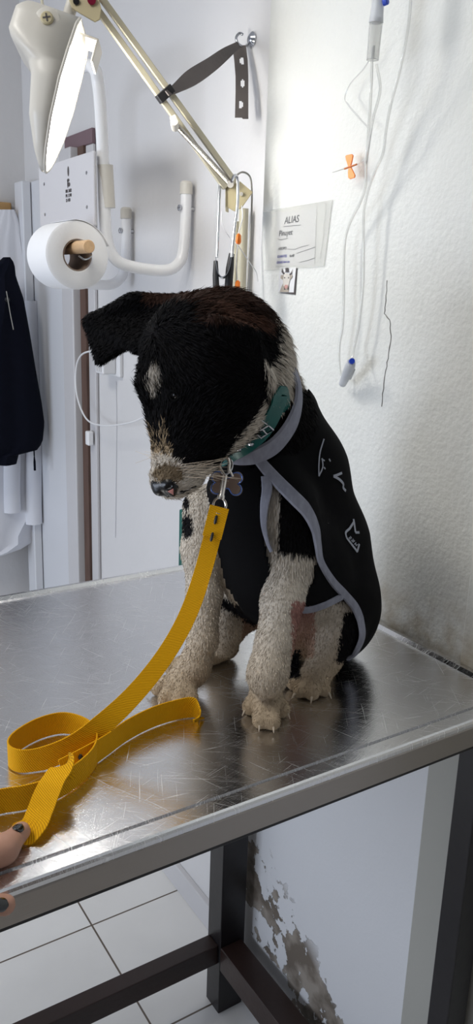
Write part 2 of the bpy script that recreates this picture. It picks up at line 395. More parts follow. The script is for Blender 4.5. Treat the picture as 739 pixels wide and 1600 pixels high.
# ------------------------------------------------------------ examination table
YT0, YT1, XT1, XT0 = .55, 1.178, .788, -.55
tb = empty('examination_table', (.12, .86, 0), 'stainless steel examination table on dark steel legs with the puppy sitting on it', 'table')
def sect(i):      # cross section front to back
    return [(YT0+.004, TZ-.034), (YT0, TZ-.030), (YT0, TZ-.0035), (YT0+.001, TZ-.001), (YT0+.0035, TZ), (YT0+.0195, TZ), (YT0+.0205, TZ-.006), (YT0+.0240, TZ-.006), (YT0+.0252, TZ-.001),
            (.8, TZ-.001), (YT1-.010, TZ-.001), (YT1-.006, TZ+.004), (YT1-.001, TZ+.004), (YT1, TZ), (YT1, TZ-.034)]
q = MB(); n = 15; rings = []
xs = [XT0, XT1-.010, XT1-.006, XT1-.001, XT1]
for i, x in enumerate(xs):
    up = [0, 0, .005, .005, 0][i]
    rings.append([(x, y, z+(up if z > TZ-.01 and y > YT0+.005 and not (z > TZ+.002) else 0)) for y, z in sect(0)])
q.loft(rings, closed=True, caps=True)
o = q.build('tabletop', M['steel'], tb, smooth=False)
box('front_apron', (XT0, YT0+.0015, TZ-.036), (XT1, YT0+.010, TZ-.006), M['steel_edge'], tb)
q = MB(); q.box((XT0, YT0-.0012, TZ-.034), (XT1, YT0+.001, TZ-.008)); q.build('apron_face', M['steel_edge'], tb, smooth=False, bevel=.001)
q = MB(); q.box((XT0, YT0+.004, TZ-.042), (XT1-.002, YT0+.044, TZ-.036)); q.box((XT0, YT1-.044, TZ-.042), (XT1-.002, YT1-.004, TZ-.036))
q.box((XT1-.042, YT0+.044, TZ-.042), (XT1-.002, YT1-.044, TZ-.036)); q.build('under_frame', M['dark_steel'], tb, smooth=False, bevel=.001)
def leg(x0, x1, y0, y1): return box('leg', (x0, y0, 0), (x1, y1, TZ-.042), M['dark_steel'], tb, .002)
leg(.722, .780, 1.122, 1.172); leg(XT0+.02, XT0+.07, 1.122, 1.172); leg(.747, .786, .575, .610); leg(XT0+.02, XT0+.07, .578, .628)
zr = HC-1.278
box('rail', (XT0+.07, 1.130, zr-.046), (.722, 1.165, zr), M['rust_steel'], tb, .002)
box('rail', (.722, .638, zr-.056), (.772, 1.122, zr-.0), M['rust_steel'], tb, .002)
box('rail', (XT0+.025, .628, zr-.046), (XT0+.062, 1.122, zr), M['rust_steel'], tb, .002)

# ------------------------------------------------------------ signed distance modelling
def smin(a, b, k):
    h = np.clip(.5+.5*(b-a)/k, 0, 1); return b+(a-b)*h-k*h*(1-h)
class Cone:
    def __init__(s, a, b, ra, rb, k=.015, sq=None): s.a = np.asarray(a, float); s.b = np.asarray(b, float); s.ra, s.rb, s.k = ra, rb, k
    def d(s, p):
        ab = s.b-s.a; L = ab.dot(ab)
        if L < 1e-12: return np.linalg.norm(p-s.a, axis=-1)-s.ra
        t = np.clip(((p-s.a)@ab)/L, 0, 1)
        return np.linalg.norm(p-(s.a+t[..., None]*ab), axis=-1)-(s.ra+t*(s.rb-s.ra))
    def flow(s): return nrm(s.b-s.a+1e-9)
class Tri:
    def __init__(s, a, b, c, r, k=.006): s.P = [np.asarray(x, float) for x in (a, b, c)]; s.r, s.k = r, k
    def d(s, p):
        a, b, c = s.P; n = np.cross(b-a, c-a)
        def e(u, v):
            uv = v-u; t = np.clip(((p-u)@uv)/uv.dot(uv), 0, 1); return np.linalg.norm(p-(u+t[..., None]*uv), axis=-1)
        dd = np.minimum(np.minimum(e(a, b), e(b, c)), e(c, a))
        s1 = (p-a)@np.cross(b-a, n); s2 = (p-b)@np.cross(c-b, n); s3 = (p-c)@np.cross(a-c, n)
        ins = ((s1 <= 0) & (s2 <= 0) & (s3 <= 0)) | ((s1 >= 0) & (s2 >= 0) & (s3 >= 0))
        return np.where(ins, np.abs((p-a)@nrm(n)), dd)-s.r
    def flow(s): return nrm(s.P[2]-(s.P[0]+s.P[1])/2)
def SDF(prims):
    def f(p):
        d = prims[0].d(p)
        for q in prims[1:]: d = smin(d, q.d(p), q.k)
        return d
    return f
def grad(f, p, e=.0008):
    g = np.stack([f(p+np.eye(3)[i]*e)-f(p-np.eye(3)[i]*e) for i in range(3)], -1)
    return g/np.maximum(np.linalg.norm(g, axis=-1, keepdims=True), 1e-9)
def surfnet(f, lo, hi, h):
    ax = [np.arange(l, u, h) for l, u in zip(lo, hi)]
    G = np.stack(np.meshgrid(*ax, indexing='ij'), -1); V = np.empty(G.shape[:3])
    for i in range(G.shape[0]): V[i] = f(G[i].reshape(-1, 3)).reshape(G.shape[1:3])
    S = V < 0; n = np.array(V.shape)
    acc = np.zeros((n[0]-1, n[1]-1, n[2]-1, 3)); cnt = np.zeros(acc.shape[:3])
    base = G[:-1, :-1, :-1]
    for d in range(3):
        o = [k for k in range(3) if k != d]
        for s0 in (0, 1):
            for s1 in (0, 1):
                off = [0, 0, 0]; off[o[0]] = s0; off[o[1]] = s1
                sl = tuple(slice(off[k], off[k]+n[k]-1) for k in range(3)); off2 = list(off); off2[d] = 1
                s2 = tuple(slice(off2[k], off2[k]+n[k]-1) for k in range(3))
                a, b = V[sl], V[s2]; c = (a < 0) != (b < 0); t = np.where(c, a/np.where(a == b, 1, a-b), 0)
                for k in range(3):
                    acc[..., k] += np.where(c, (off[k]+(t if k == d else 0)), 0)
                cnt += c
    act = cnt > 0; idx = -np.ones(act.shape, int); idx[act] = np.arange(act.sum())
    vs = base[act]+acc[act]/cnt[act][:, None]*h
    F = []
    for d in range(3):
        o = [(d+1) % 3, (d+2) % 3]
        sa = [slice(None)]*3; sb = [slice(None)]*3; sa[d] = slice(0, -1); sb[d] = slice(1, None)
        c = S[tuple(sa)] != S[tuple(sb)]; I = np.argwhere(c)
        ok = np.all([(I[:, k] > 0) & (I[:, k] < n[k]-1) for k in o], axis=0); I = I[ok]
        q = []
        for s0, s1 in ((1, 1), (0, 1), (0, 0), (1, 0)):
            J = I.copy(); J[:, o[0]] -= s0; J[:, o[1]] -= s1; q.append(idx[J[:, 0], J[:, 1], J[:, 2]])
        q = np.stack(q, 1); fl = S[tuple(sa)][c][ok]; q[~fl] = q[~fl][:, ::-1]; F.append(q)
    F = np.concatenate(F); F = F[(F >= 0).all(1)]
    for _ in range(2):
        g = grad(f, vs); vs = vs-g*f(vs)[:, None]*.9
    return vs, F
def npmesh(name, vs, F, m, parent=None, col=None, smooth=True):
    me = bpy.data.meshes.new(name); me.from_pydata(vs.tolist(), [], F.tolist() if hasattr(F, 'tolist') else F)
    me.materials.append(m)
    if smooth: me.shade_smooth()
    if col is not None:
        a = me.color_attributes.new('Col', 'FLOAT_COLOR', 'POINT'); a.data.foreach_set('color', np.concatenate([col, np.ones((len(col), 1))], 1).astype(np.float32).ravel())
    o = bpy.data.objects.new(name, me); COL.objects.link(o)
    if parent is not None: o.parent = parent
    return o
def C3(a, b, k=.015):   # (x, y, depth, radius in pixels at that depth)
    return Cone(at(*a[:3]), at(*b[:3]), a[3]*a[2]/F_, b[3]*b[2]/F_, k)
def tbp(x, y, r): return onz(x, y, TZ-.001+r)    # point r above the table

# ------------------------------------------------------------ the puppy
torso = [C3((398,705,.965,60), (410,790,.985,80)), C3((410,790,.985,80), (440,875,1.01,98), .02), C3((440,875,1.01,92), (492,938,1.065,92), .02),
         C3((440,650,.985,52), (462,735,1.02,70), .02), C3((462,735,1.02,70), (490,850,1.055,76), .02), C3((490,850,1.055,76), (502,948,1.09,82), .02)]
shoulder = [C3((448,790,.945,40), (464,868,.95,34), .015), C3((322,795,.985,36), (316,860,.985,31), .015)]
hips = [C3((522,945,1.03,48), (528,985,1.01,34), .015)]
neck = [C3((368,585,.90,88), (415,655,.955,68), .02)]
head = [C3((322,560,.87,100), (348,552,.885,97), .02), C3((330,640,.87,78), (300,690,.865,56), .025), C3((292,668,.865,56), (275,738,.86,35), .02),
        C3((272,735,.86,33), (262,750,.86,25), .01), C3((290,745,.858,26), (276,762,.858,14), .008), C3((245,600,.875,30), (258,650,.87,22), .02)]
ears = [Tri(at(285,472,.90), at(212,540,.885), at(146,502,.93), .0075, .02), Tri(at(146,502,.93), at(208,466,.90), at(285,472,.90), .0075, .008), Tri(at(139,504,.93), at(214,528,.90), at(157,562,.915), .006, .008),
        Tri(at(335,500,.80), at(395,520,.82), at(412,590,.84), .006, .01)]
ZU0 = np.array([0, 0, 1.])
def toes(tips, root, r=.0088, k=.0050):
    out = []
    for x, y in tips: out.append(Cone(root+(tbp(x, y, r)-root)*.35+ZU0*.004, tbp(x, y, r), r*1.12, r, k))
    return out
ZU0 = np.array([0, 0, 1.])
rootL = tbp(415, 1078, .020); rootR = tbp(288, 1060, .020); rootH = tbp(492, 1058, .018)
tipsL = [(391,1105),(407,1126),(425,1128),(441,1109)]; tipsR = [(247,1076),(258,1092),(278,1096),(298,1092)]; tipsH = [(458,1068),(468,1080),(488,1084),(506,1078)]
legs = [C3((462,860,.948,32), (441,940,.93,31.5), .012), C3((441,940,.93,31.5), (429,1005,.915,28.5), .008), C3((429,1005,.915,28.5), (418,1058,.905,27), .008),
        Cone(at(418,1050,.905), rootL+ZU0*.001, .0195, .0185, .016),
        C3((316,860,.985,30), (319,930,.98,26), .010), C3((319,930,.98,26), (317,1000,.975,22), .008), C3((317,1000,.975,22), (303,1045,.97,21), .008),
        Cone(at(303,1042,.97), rootR, .0165, .0180, .016),
        C3((528,975,1.01,30), (512,1025,1.0,24), .012), Cone(at(512,1020,1.0), rootH, .020, .019, .01),
        C3((395,930,1.06,45), (362,975,1.04,28), .015), C3((352,940,1.04,24), (350,1005,1.035,22), .012), Cone(tbp(352,1010,.018), tbp(283,1042,.012), .018, .012, .01),
        Cone(tbp(290,1036,.010), tbp(268,1044,.009), .010, .009, .005)]
paws = toes(tipsL, rootL, .0094)+toes(tipsR, rootR, .0090)+toes(tipsH, rootH, .0085)
body_prims = torso+shoulder+hips+neck+head+legs+paws+ears
for p_ in head[2:4]: p_.k = .012
raw = SDF(body_prims)
def body(p): return np.maximum(raw(p), (TZ-.0005)-p[..., 2])
vsB, FB = surfnet(body, (.26, .56, TZ-.02), (.76, 1.0, TZ+.50), .0040)
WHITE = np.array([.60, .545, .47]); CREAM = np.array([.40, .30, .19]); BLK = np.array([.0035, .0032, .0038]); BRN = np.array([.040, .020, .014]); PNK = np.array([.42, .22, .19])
RUFF = [(428,494),(456,522),(476,565),(462,600),(446,632),(420,655),(385,690),(352,716),(372,684),(398,652),(414,622),(420,592),(412,562),(424,574),(434,552),(437,520)]
MUZ = [(215,705),(262,712),(290,728),(345,728),(380,790),(215,800)]
def colour(p, jit=0.):
    q = proj(p); n = len(p); q = q+rng.normal(0, 1, q.shape)*jit
    c = np.tile(BLK, (n, 1)); z = p[:, 2]-TZ
    x, y = q[:, 0], q[:, 1]
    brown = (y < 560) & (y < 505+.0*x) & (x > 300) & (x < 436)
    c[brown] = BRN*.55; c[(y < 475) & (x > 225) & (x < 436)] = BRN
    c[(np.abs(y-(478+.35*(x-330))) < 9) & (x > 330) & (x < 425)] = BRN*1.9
    # blaze, ruff, muzzle
    c[((x-240)/9)**2+((y-592)/30)**2 < 1] = WHITE*.6
    c[inpoly(q, RUFF)] = WHITE*1.05
    mz = inpoly(q, MUZ) & (z > .17); c[mz] = WHITE*.85
    c[mz & (((x-262)/24)**2+((y-742)/16)**2 < 1)] = CREAM*.45
    c[(y > 640) & (y < 712) & (x < 252+(y-640)*.25) & (x > 225) & (z > .17) & (rng.random(n) < np.clip((y-655)/80, 0, 1))] = CREAM*.8
    # front leg (near)
    low = z < .20
    legL = low & (y > 862+.12*(x-430)) & (x > 360) & (x < 496-np.clip(y-900, 0, 60)*.2); c[legL] = WHITE
    c[(x > 405) & (x < 437-(y-770)*.02) & (y > 755) & (y < 880)] = WHITE*.85
    c[low & (x < 400) & (y > 770)] = WHITE*.97
    c[(x < 352) & (y > 768) & (z < .32) & (z > .05)] = WHITE*.97
    for ex, ey, rx, ry in ((293,822,9,20), (291,785,6,12)): c[(((x-ex)/rx)**2+((y-ey)/ry)**2 < 1)] = BLK*2
    # belly and hind legs
    c[low & (x > 455) & (x < 500) & (y > 940) & (y < 1030)] = PNK*.8
    c[low & ((x >= 492) | ((x > 455) & (y > 1028))) & (y > 940) & (np.linalg.norm(p-at(425,1040,.905), axis=1) > .045)] = WHITE*.9
    c[low & (x > 528+(1010-y)*.18) & (y > 955) & (y < 1035)] = BLK*1.5
    c[(z < .16) & (x > 395) & (x < 470) & (y > 1015) & (y < 1060) & (np.linalg.norm(p-at(425,1040,.905), axis=1) > .06)] = BLK*2
    c[low & (x > 378) & (x < 412) & (y > 930) & (y < 1000) & (np.linalg.norm(p-at(395,945,1.02), axis=1) < .06)] = PNK*.55
    st = (x-345)*.62-(y-932); c[low & (x > 345) & (x < 400) & (np.abs(st+6) < 9) & (p@nrm(MW[:, 2]) > 0) & (np.linalg.norm(p-at(370,950,1.03), axis=1) < .055)] = BLK*3
    # dirty feet
    dirt = np.clip((.12-z)/.11, 0, 1)[:, None]*.85; wh = (c[:, 0] > .2)[:, None]
    c = np.where(wh, c*(1-dirt)+CREAM*dirt, c)
    return c
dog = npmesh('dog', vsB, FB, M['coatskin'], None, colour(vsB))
tag(dog, 'black and white puppy in a black vest sitting on the steel table, head bent down', 'dog')

# vest surface = torso grown a few millimetres
vprims = torso+shoulder[:1]+hips
vf = SDF(vprims); VOFF = .0055
VOUT = [(352,712),(395,726),(430,712),(462,680),(478,645),(482,610),(474,588),(462,566),(520,560),(640,700),(660,1040),(546,1030),(562,1012),(570,990),(566,965),(553,944),(533,934),(500,947),(472,954),
        (440,972),(407,980),(380,960),(352,918),(343,880),(333,820),(320,765),(330,735)]
ARM = [(410,752),(424,752),(440,764),(468,790),(490,818),(495,848),(494,868),(492,890),(490,912),(428,912),(420,870),(416,850),(412,800)]
vs, F = surfnet(lambda p: vf(p)-VOFF, (.40, .60, TZ-.02), (.78, .98, TZ+.42), .0040)
g = grad(vf, vs); view = nrm(MW[:, 2]); back = (g@view) > .15
q2 = proj(vs); keep = inpoly(q2, VOUT) & ~inpoly(q2, ARM)
bk = (q2[:, 1] > 600) & (q2[:, 1] < 1028) & (vs[:, 2] > TZ+.045) & (q2[:, 0] > 350)
keep = np.where(back, bk & ((q2[:, 0]-350)*.9+(q2[:, 1]-600) > 90), keep)
keep &= vs[:, 2] > TZ+.004
# snap the cut edges onto the outline for a clean hem: drop faces with any vertex outside
Fk = F[keep[F].all(1)]
used = np.unique(Fk); rm = -np.ones(len(vs), int); rm[used] = np.arange(len(used))
vest = npmesh('vest', vs[used], rm[Fk], M['vest'], dog); tag(vest, 'black fabric vest with grey heather binding')
md = vest.modifiers.new('solid', 'SOLIDIFY'); md.thickness = .002; md.offset = -1

def cast(f, x, y, off=0., d0=.70, d1=1.25):
    r = ray(x, y)/F_; d = d0
    for _ in range(120):
        v = f((CAMP+r*d)[None])[0]-off
        if v < .0003: break
        d += max(v*.8, .0002)
        if d > d1: return None
    p = CAMP+r*d; return p, grad(f, p[None])[0]
def surf_ribbon(name, f, px, w, off, m, parent, bulge=.0015, k=5, wpx=None, label=None):
    P = smooth([np.array([a, b, 0.]) for a, b in px], k); pts = []; ws = []
    W = smooth([np.array([v, 0, 0]) for v in (w if hasattr(w, '__len__') else [w]*len(px))], k)
    for c, ww in zip(P, W):
        h = cast(f, c[0], c[1], off)
        if h: pts.append(h); ws.append(ww[0])
    q = MB(); rings = []
    for i, (p, n) in enumerate(pts):
        a = pts[max(0, i-1)][0]; b = pts[min(len(pts)-1, i+1)][0]; t = nrm(b-a+1e-9); s = nrm(np.cross(t, n)); hw = ws[i]/2
        def drop(x):
            v = f(x[None])[0]-off; return x-n*np.clip(v, -.006, .006)
        ring = []
        for u, hh in ((-1, -.0005), (-.8, bulge), (0, bulge*1.3), (.8, bulge), (1, -.0005), (.8, -.002), (-.8, -.002)):
            ring.append(drop(p+s*hw*u)+n*hh)
        rings.append(ring)
    if len(rings) < 2: return None
    q.loft(rings); o = q.build(name, m, parent)
    if label: o['label'] = label
    return o
fb = SDF(vprims+neck)
# grey heather bindings
surf_ribbon('collar_binding', fb, [(350,717),(375,719),(402,712),(432,694),(455,664),(466,630),(466,600),(459,578)], [.010,.013,.020,.024,.024,.018,.013,.009], .006, M['grey_heather'], vest, .002, 8, label='wide grey heather neck band')
surf_ribbon('binding', vf, [(402,716),(425,742),(455,772),(480,798),(493,825),(497,850),(502,878),(520,908),(540,930),(556,950),(565,975),(566,998),(556,1020),(545,1030)], [.012,.015,.0165,.0165,.015,.011,.009,.010,.011,.012,.0125,.013,.013,.012], .0065, M['grey_heather'], vest, .0018, 6)
surf_ribbon('binding', vf, [(416,744),(417,765),(413,790),(412,820),(417,845),(424,862)], [.012,.012,.010,.007,.005,.004], .0065, M['grey_heather'], vest, .0015, 6)
surf_ribbon('binding', vf, [(466,954),(485,953),(505,947),(522,939),(535,932)], .010, .0065, M['grey_heather'], vest, .0015, 6)
# printed drawings on the back of the vest
def prints(lines, w=.0022):
    q = MB()
    for ln in lines:
        P = smooth([np.array([a, b, 0.]) for a, b in ln], 4) if len(ln) > 2 else [np.array([*ln[0], 0.]), np.array([*ln[1], 0.])]
        hs = [cast(vf, c[0], c[1], VOFF+.0004) for c in P]; hs = [h for h in hs if h]
        rings = []
        for i, (p, n) in enumerate(hs):
            t = nrm(hs[min(i+1, len(hs)-1)][0]-hs[max(i-1, 0)][0]+1e-9); s = nrm(np.cross(t, n)); rings.append([p-s*w/2, p+s*w/2, p+s*w/2+n*.0005, p-s*w/2+n*.0005])
        if len(rings) > 1: q.loft(rings)
    return q
q = prints([[(506,686),(500,706),(498,725),(498,744)],[(498,744),(504,730),(503,716)],[(502,717),(507,720)],[(514,717),(516,721)],[(506,730),(508,733)]], .0016)
q.build('print', M['print'], vest)
q = prints([[(534,739),(527,742),(521,744)],[(521,744),(530,749),(536,756),(536,762),(540,767)]], .003); q.build('print', M['print'], vest)
q = prints([[(552,811),(553,817)],[(553,815),(546,826)],[(546,826),(540,832),(541,840)],[(541,840),(551,853),(558,862)],[(558,862),(561,850)],[(553,816),(555,832)],[(555,832),(561,832)]], .003); q.build('print', M['print'], vest)
def glyph(ch, ox, oy, s, ang):
    G = {'M': [[(0,0),(0,1)],[(0,1),(.5,.4)],[(.5,.4),(1,1)],[(1,1),(1,0)]], 'I': [[(0,0),(0,1)]], 'S': [[(1,.9),(.4,1),(.1,.7),(.8,.4),(.8,.1),(0,0)]]}[ch]
    c, sn = math.cos(ang), math.sin(ang); return [[(ox+s*(c*a-sn*b), oy+s*(sn*a+c*b)) for a, b in l] for l in G]
L_ = []
for i, (ch, ox, oy) in enumerate((('S', 547, 838), ('S', 551, 842), ('I', 554, 845), ('M', 556, 848))): L_ += glyph(ch, ox, oy, 3.6, .85)
prints(L_, .0009).build('lettering', M['print'], vest)

# ---- fur
def make_fur(n, parent):
    A = vsB[FB[:, 0]]; B_ = vsB[FB[:, 1]]; Cc = vsB[FB[:, 2]]; D = vsB[FB[:, 3]]
    ar = np.linalg.norm(np.cross(Cc-A, D-B_), axis=1); pr = ar/ar.sum(); id_ = rng.choice(len(FB), n, p=pr)
    u, v = rng.random((2, n, 1)); P = (A[id_]*(1-u)+B_[id_]*u)*(1-v)+(D[id_]*(1-u)+Cc[id_]*u)*v
    q = proj(P); hid = (vf(P) < VOFF-.001) & (inpoly(q, VOUT) & ~inpoly(q, ARM))
    zz = P[:, 2]-TZ; front = (grad(raw, P)@nrm(MW[:, 2])) < .35
    hid |= (vf(P) < .004) & ~inpoly(q, ARM) & (~front) & (q[:, 1] > 600)
    hid |= zz < .003
    P = P[~hid]; q = q[~hid]; n = len(P); N_ = grad(raw, P)
    # flow from nearest primitive
    ds = np.stack([pp.d(P) for pp in body_prims], 1); near = ds.argmin(1)
    down = np.array([0, 0, -1.]); fl = np.tile(down, (n, 1)); nh0 = len(torso+shoulder+hips); nn = len(neck); nh = len(head)
    occ = at(440, 600, .90); nose = at(262, 760, .86)
    ish = (near >= nh0) & (near < nh0+nn+nh); fl[ish] = nrm(at(420,520,.9)-at(262,760,.86))
    isn = (near >= nh0) & (near < nh0+nn); fl[isn] = nrm(at(455,640,.95)-at(400,540,.9))
    top = ish & (q[:, 1] < 600); tv = (at(440,620,.93)-P); tv /= np.linalg.norm(tv, axis=1, keepdims=True); fl[top] = tv[top]
    for i, e in enumerate(ears[:3]):
        k = near == len(body_prims)-4+i; fl[k] = nrm(at(150,570,.92)-at(250,480,.9))
    ln = np.full(n, .0048); ln[ish] = .010; ln[isn] = .015; ln[ish & (q[:, 1] > 690)] = .0055
    ln[(near >= len(body_prims)-4)] = .006; ln[inpoly(q, RUFF)] = .018; ln[inpoly(q, RUFF) & (q[:, 1] > 615)] = .008
    ln[ish & (q[:, 1] < 500) & (q[:, 0] > 230)] = .013
    ln[(q[:, 1] > 760) & (q[:, 1] < 900) & (q[:, 0] > 400)] = .010
    ln[P[:, 2]-TZ < .05] = .0038; ln[P[:, 2]-TZ < .012] = .002
    rn = rng.normal(0, 1, (n, 3)); tf = fl-(fl*N_).sum(1, keepdims=True)*N_; tf /= np.maximum(np.linalg.norm(tf, axis=1, keepdims=True), .05)
    d0 = tf+N_*.30+rn*.13; d0 /= np.linalg.norm(d0, axis=1, keepdims=True)
    d1 = tf+N_*.10+rn*.16+np.array([0, 0, -.25]); d1 /= np.linalg.norm(d1, axis=1, keepdims=True)
    ln = (ln*rng.uniform(.6, 1.25, n))[:, None]
    p0 = P-N_*.0008; p1 = P+d0*ln*.5; p2 = p1+d1*ln*.5
    side = np.cross(d0, N_+rng.normal(0, .6, (n, 3))); side /= np.maximum(np.linalg.norm(side, axis=1, keepdims=True), 1e-6)
    w = .00050
    V = np.stack([p0-side*w, p0+side*w, p1-side*w*.75, p1+side*w*.75, p2], 1)
    V[..., 2] = np.maximum(V[..., 2], TZ+.0002)
    V = V.reshape(-1, 3)
    b = np.arange(n)*5
    q4 = np.stack([b, b+1, b+3, b+2], 1).tolist(); t3 = np.stack([b+2, b+3, b+4], 1).tolist()
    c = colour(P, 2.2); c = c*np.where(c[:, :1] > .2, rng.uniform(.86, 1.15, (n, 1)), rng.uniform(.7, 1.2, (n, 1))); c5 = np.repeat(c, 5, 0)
    return npmesh('fur', V, q4+t3, M['fur'], parent, c5, smooth=False)
make_fur(150000, dog)
# whiskers
q = MB()
for i in range(16):
    a = cast(raw, 285+random.uniform(-12, 22), 735+random.uniform(-10, 12), 0)
    if a:
        p, n = a; d = nrm(at(350, 722+random.uniform(-12, 25), .84)-p); q.tube(smooth([p, p+d*.02+n*.004, p+d*random.uniform(.035, .055)-np.array([0, 0, .004])], 4), [.00022]*8+[.0001], 4)
for i in range(5):
    a = cast(raw, 246+random.uniform(-3, 6), 720+random.uniform(-12, 12), 0)
    if a:
        p, n = a; d = nrm(at(200, 715+random.uniform(-15, 18), .86)-p); q.tube([p, p+d*random.uniform(.015, .03)], .00015, 4)
q.build('whiskers', M['claw'], dog)
# nose, lips, eye
NP = [Cone(at(248,757,.852), at(266,757,.846), .0085, .0105, .004), Cone(at(246,766,.852), at(270,771,.848), .0045, .0035, .004), Cone(at(250,764,.850), at(250,766,.850), .006, .006, .003)]
nf_ = SDF(NP)
nost = Cone(at(257,764,.836), at(266,760,.836), .0022, .0022)
nf = lambda p: np.maximum(nf_(p), -nost.d(p))
v_, f_ = surfnet(nf, (.34, .66, TZ+.24), (.44, .78, TZ+.32), .0013); npmesh('nose', v_, f_, M['nose'], dog)
lip = SDF([Cone(at(262,773,.850), at(284,768,.848), .0030, .0020, .003), Cone(at(284,768,.848), at(306,760,.848), .0020, .0010, .003)])
v_, f_ = surfnet(lip, (.34, .64, TZ+.22), (.48, .80, TZ+.32), .0010); npmesh('lips', v_, f_, M['nose'], dog)
q = MB(); q.lathe(at(268,768,.838), at(268,768,.83)-at(268,768,.86), [(0, .001), (0, .0042), (.0012, .0035), (.0016, .001)], 3); q.build('pink_lip', M['pink'], dog)
h = cast(raw, 272, 618); q = MB(); q.lathe(h[0]-h[1]*.005, h[1], [(.0062*math.sin(a), max(.0062*math.cos(a), .0001)) for a in np.linspace(-1.57, 1.57, 13)], 20); q.build('eye', M['eye'], dog)
pe = at(272, 618, .95)
for _ in range(12): pe = pe-grad(raw, pe[None])[0]*raw(pe[None])[0]*.8
ge = grad(raw, pe[None])[0]; q = MB(); q.lathe(pe-ge*.004, ge, [(.0062*math.sin(a), max(.0062*math.cos(a), .0001)) for a in np.linspace(-1.57, 1.57, 13)], 20); q.build('eye', M['eye'], dog)
q = MB()
for s in (-1, 1):
    c = h[0]; u = nrm(np.cross(h[1], [0, 0, 1])); vv = np.cross(h[1], u)
    q.tube(smooth([c-u*.009-h[1]*.001, c+vv*.0055*s+h[1]*.001, c+u*.009-h[1]*.001], 6), .0014, 8)
q.build('eyelid', mat('eyelid_skin', (.003, .003, .003), .9, spec=.05), dog)
for tips, root in ((tipsL, rootL), (tipsR, rootR), (tipsH, rootH)):
    for x, y in tips:
        a = tbp(x, y, .0085); d = nrm((a-root)*np.array([1, 1, 0])); q = MB()
        q.tube([a+d*.004, a+d*.0105-np.array([0, 0, .0010]), a+d*.0145-np.array([0, 0, .0055])], [.0018, .0014, .0004], 8); q.build('claw', M['claw'], dog)

# ---- collar
fn = SDF(neck+torso)
cpx = [(346,714),(362,706),(380,698),(400,684),(414,668),(425,650),(433,632),(438,616)]
front_pts = [cast(fn, a, b, .0085) for a, b in cpx]
nc = at(408, 655, .955)
fnk = SDF(neck)
def snap(p, off):
    for _ in range(8): p = p-grad(fnk, p[None])[0]*(fnk(p[None])[0]-off)*.8
    return p, grad(fnk, p[None])[0]
axis_n = nrm(at(425,690,.965)-at(370,600,.90))
loop = [h for h in front_pts]
A0 = front_pts[-1][0]; A1 = front_pts[0][0]; cen = sum(h[0] for h in front_pts)/len(front_pts); deep = at(405,655,.962)
for t in np.linspace(.14, .86, 7):
    base = A0*(1-t)+A1*t; out = nrm(base-cen+1e-6)
    p = base+MW[:, 2]*(.09*math.sin(math.pi*t)); loop.append(snap(p, -.003))
LP = smooth([np.concatenate([h[0]]) for h in loop], 6, closed=True)
rings = []
for i, p in enumerate(LP):
    n = grad(fn, p[None])[0]; t = nrm(LP[(i+1) % len(LP)]-LP[i-1]); s = nrm(np.cross(t, n)); hw = .0105
    rings.append([p-s*hw, p-s*hw+n*.0022, p+n*.0028, p+s*hw+n*.0022, p+s*hw, p])
rings.append(rings[0]); q = MB(); q.loft(rings, caps=False); collar = q.build('collar', M['teal'], dog); tag(collar, 'teal leather studded collar')
def stud(x, y, sx=.0035):
    h = cast(fn, x, y, .0118)
    q = MB(); q.lathe(h[0], h[1], [(-.001, sx), (.0008, sx), (.002, sx*.6), (.0024, .0003)], 14); q.build('stud', M['chrome'], collar)
for x, y in ((353,706),(379,681),(373,702),(392,694)): stud(x, y)
h = cast(fn, 408, 670, .0135); t_ = nrm(at(420,655,.9)-at(395,690,.9)); s_ = nrm(np.cross(t_, h[1])); t_ = np.cross(h[1], s_)
q = MB(); c = h[0]; q.tube([c+t_*.008+s_*.012, c-t_*.008+s_*.012, c-t_*.008-s_*.012, c+t_*.008-s_*.012], .0016, 8, closed=True); q.tube([c+s_*.012, c-s_*.012], .0014, 8); q.tube([c-t_*.012, c+t_*.009+h[1]*.002], .0013, 8)
q.build('buckle', M['chrome'], collar)
# ring and bone tag
rc = at(351, 731, .865)
def ringpts(c, u, v, ru, rv, n=24): return [c+u*ru*math.cos(a)+v*rv*math.sin(a) for a in np.linspace(0, 2*math.pi, n, endpoint=False)]
R_, U_ = MW@np.array([1., 0, 0]), MW@np.array([0, -1., 0]); D_ = MW[:, 2]
q = MB(); q.tube(ringpts(at(352,727,.868), R_, U_, .0075, .0095), .0012, 8, closed=True); q.build('collar_ring', M['chrome'], collar)
def bone(scale, th, c):
    u = nrm(R_*1.0-U_*.06); v = nrm(np.cross(D_, u)); P = []
    for a in np.linspace(0, 2*math.pi, 72, endpoint=False):
        x, y = 0, 0
        ca, sa = math.cos(a), math.sin(a); best = 0
        for cx_, cy_, r in ((-.011, .0065, .0068), (-.011, -.0065, .0068), (.011, .0065, .0068), (.011, -.0065, .0068)):
            b = ca*cx_+sa*cy_; disc = b*b-(cx_*cx_+cy_*cy_-r*r)
            if disc > 0: best = max(best, b+math.sqrt(disc))
        if abs(sa) > 1e-6: best = max(best, min(.0062/abs(sa), .011))
        best = max(best, .006); P.append(c+(u*ca+v*sa)*best*scale)
    q = MB(); q.prism(P, D_*th); return q
tg = bone(1.0, .002, at(354,755,.868)).build('name_tag', M['chrome'], collar); tag(tg, 'bone shaped metal tag')
bone(.82, .0008, at(354,755,.8672)).build('tag_face', mat('tag_face', (.30, .22, .18), .35, .6), tg)
q = MB(); b2 = bone(.92, .0005, at(354,755,.8674)); q.tube([np.array(p) for p in b2.v[:72]], .0007, 6, closed=True); q.build('tag_rim', M['tag_blue'], tg)

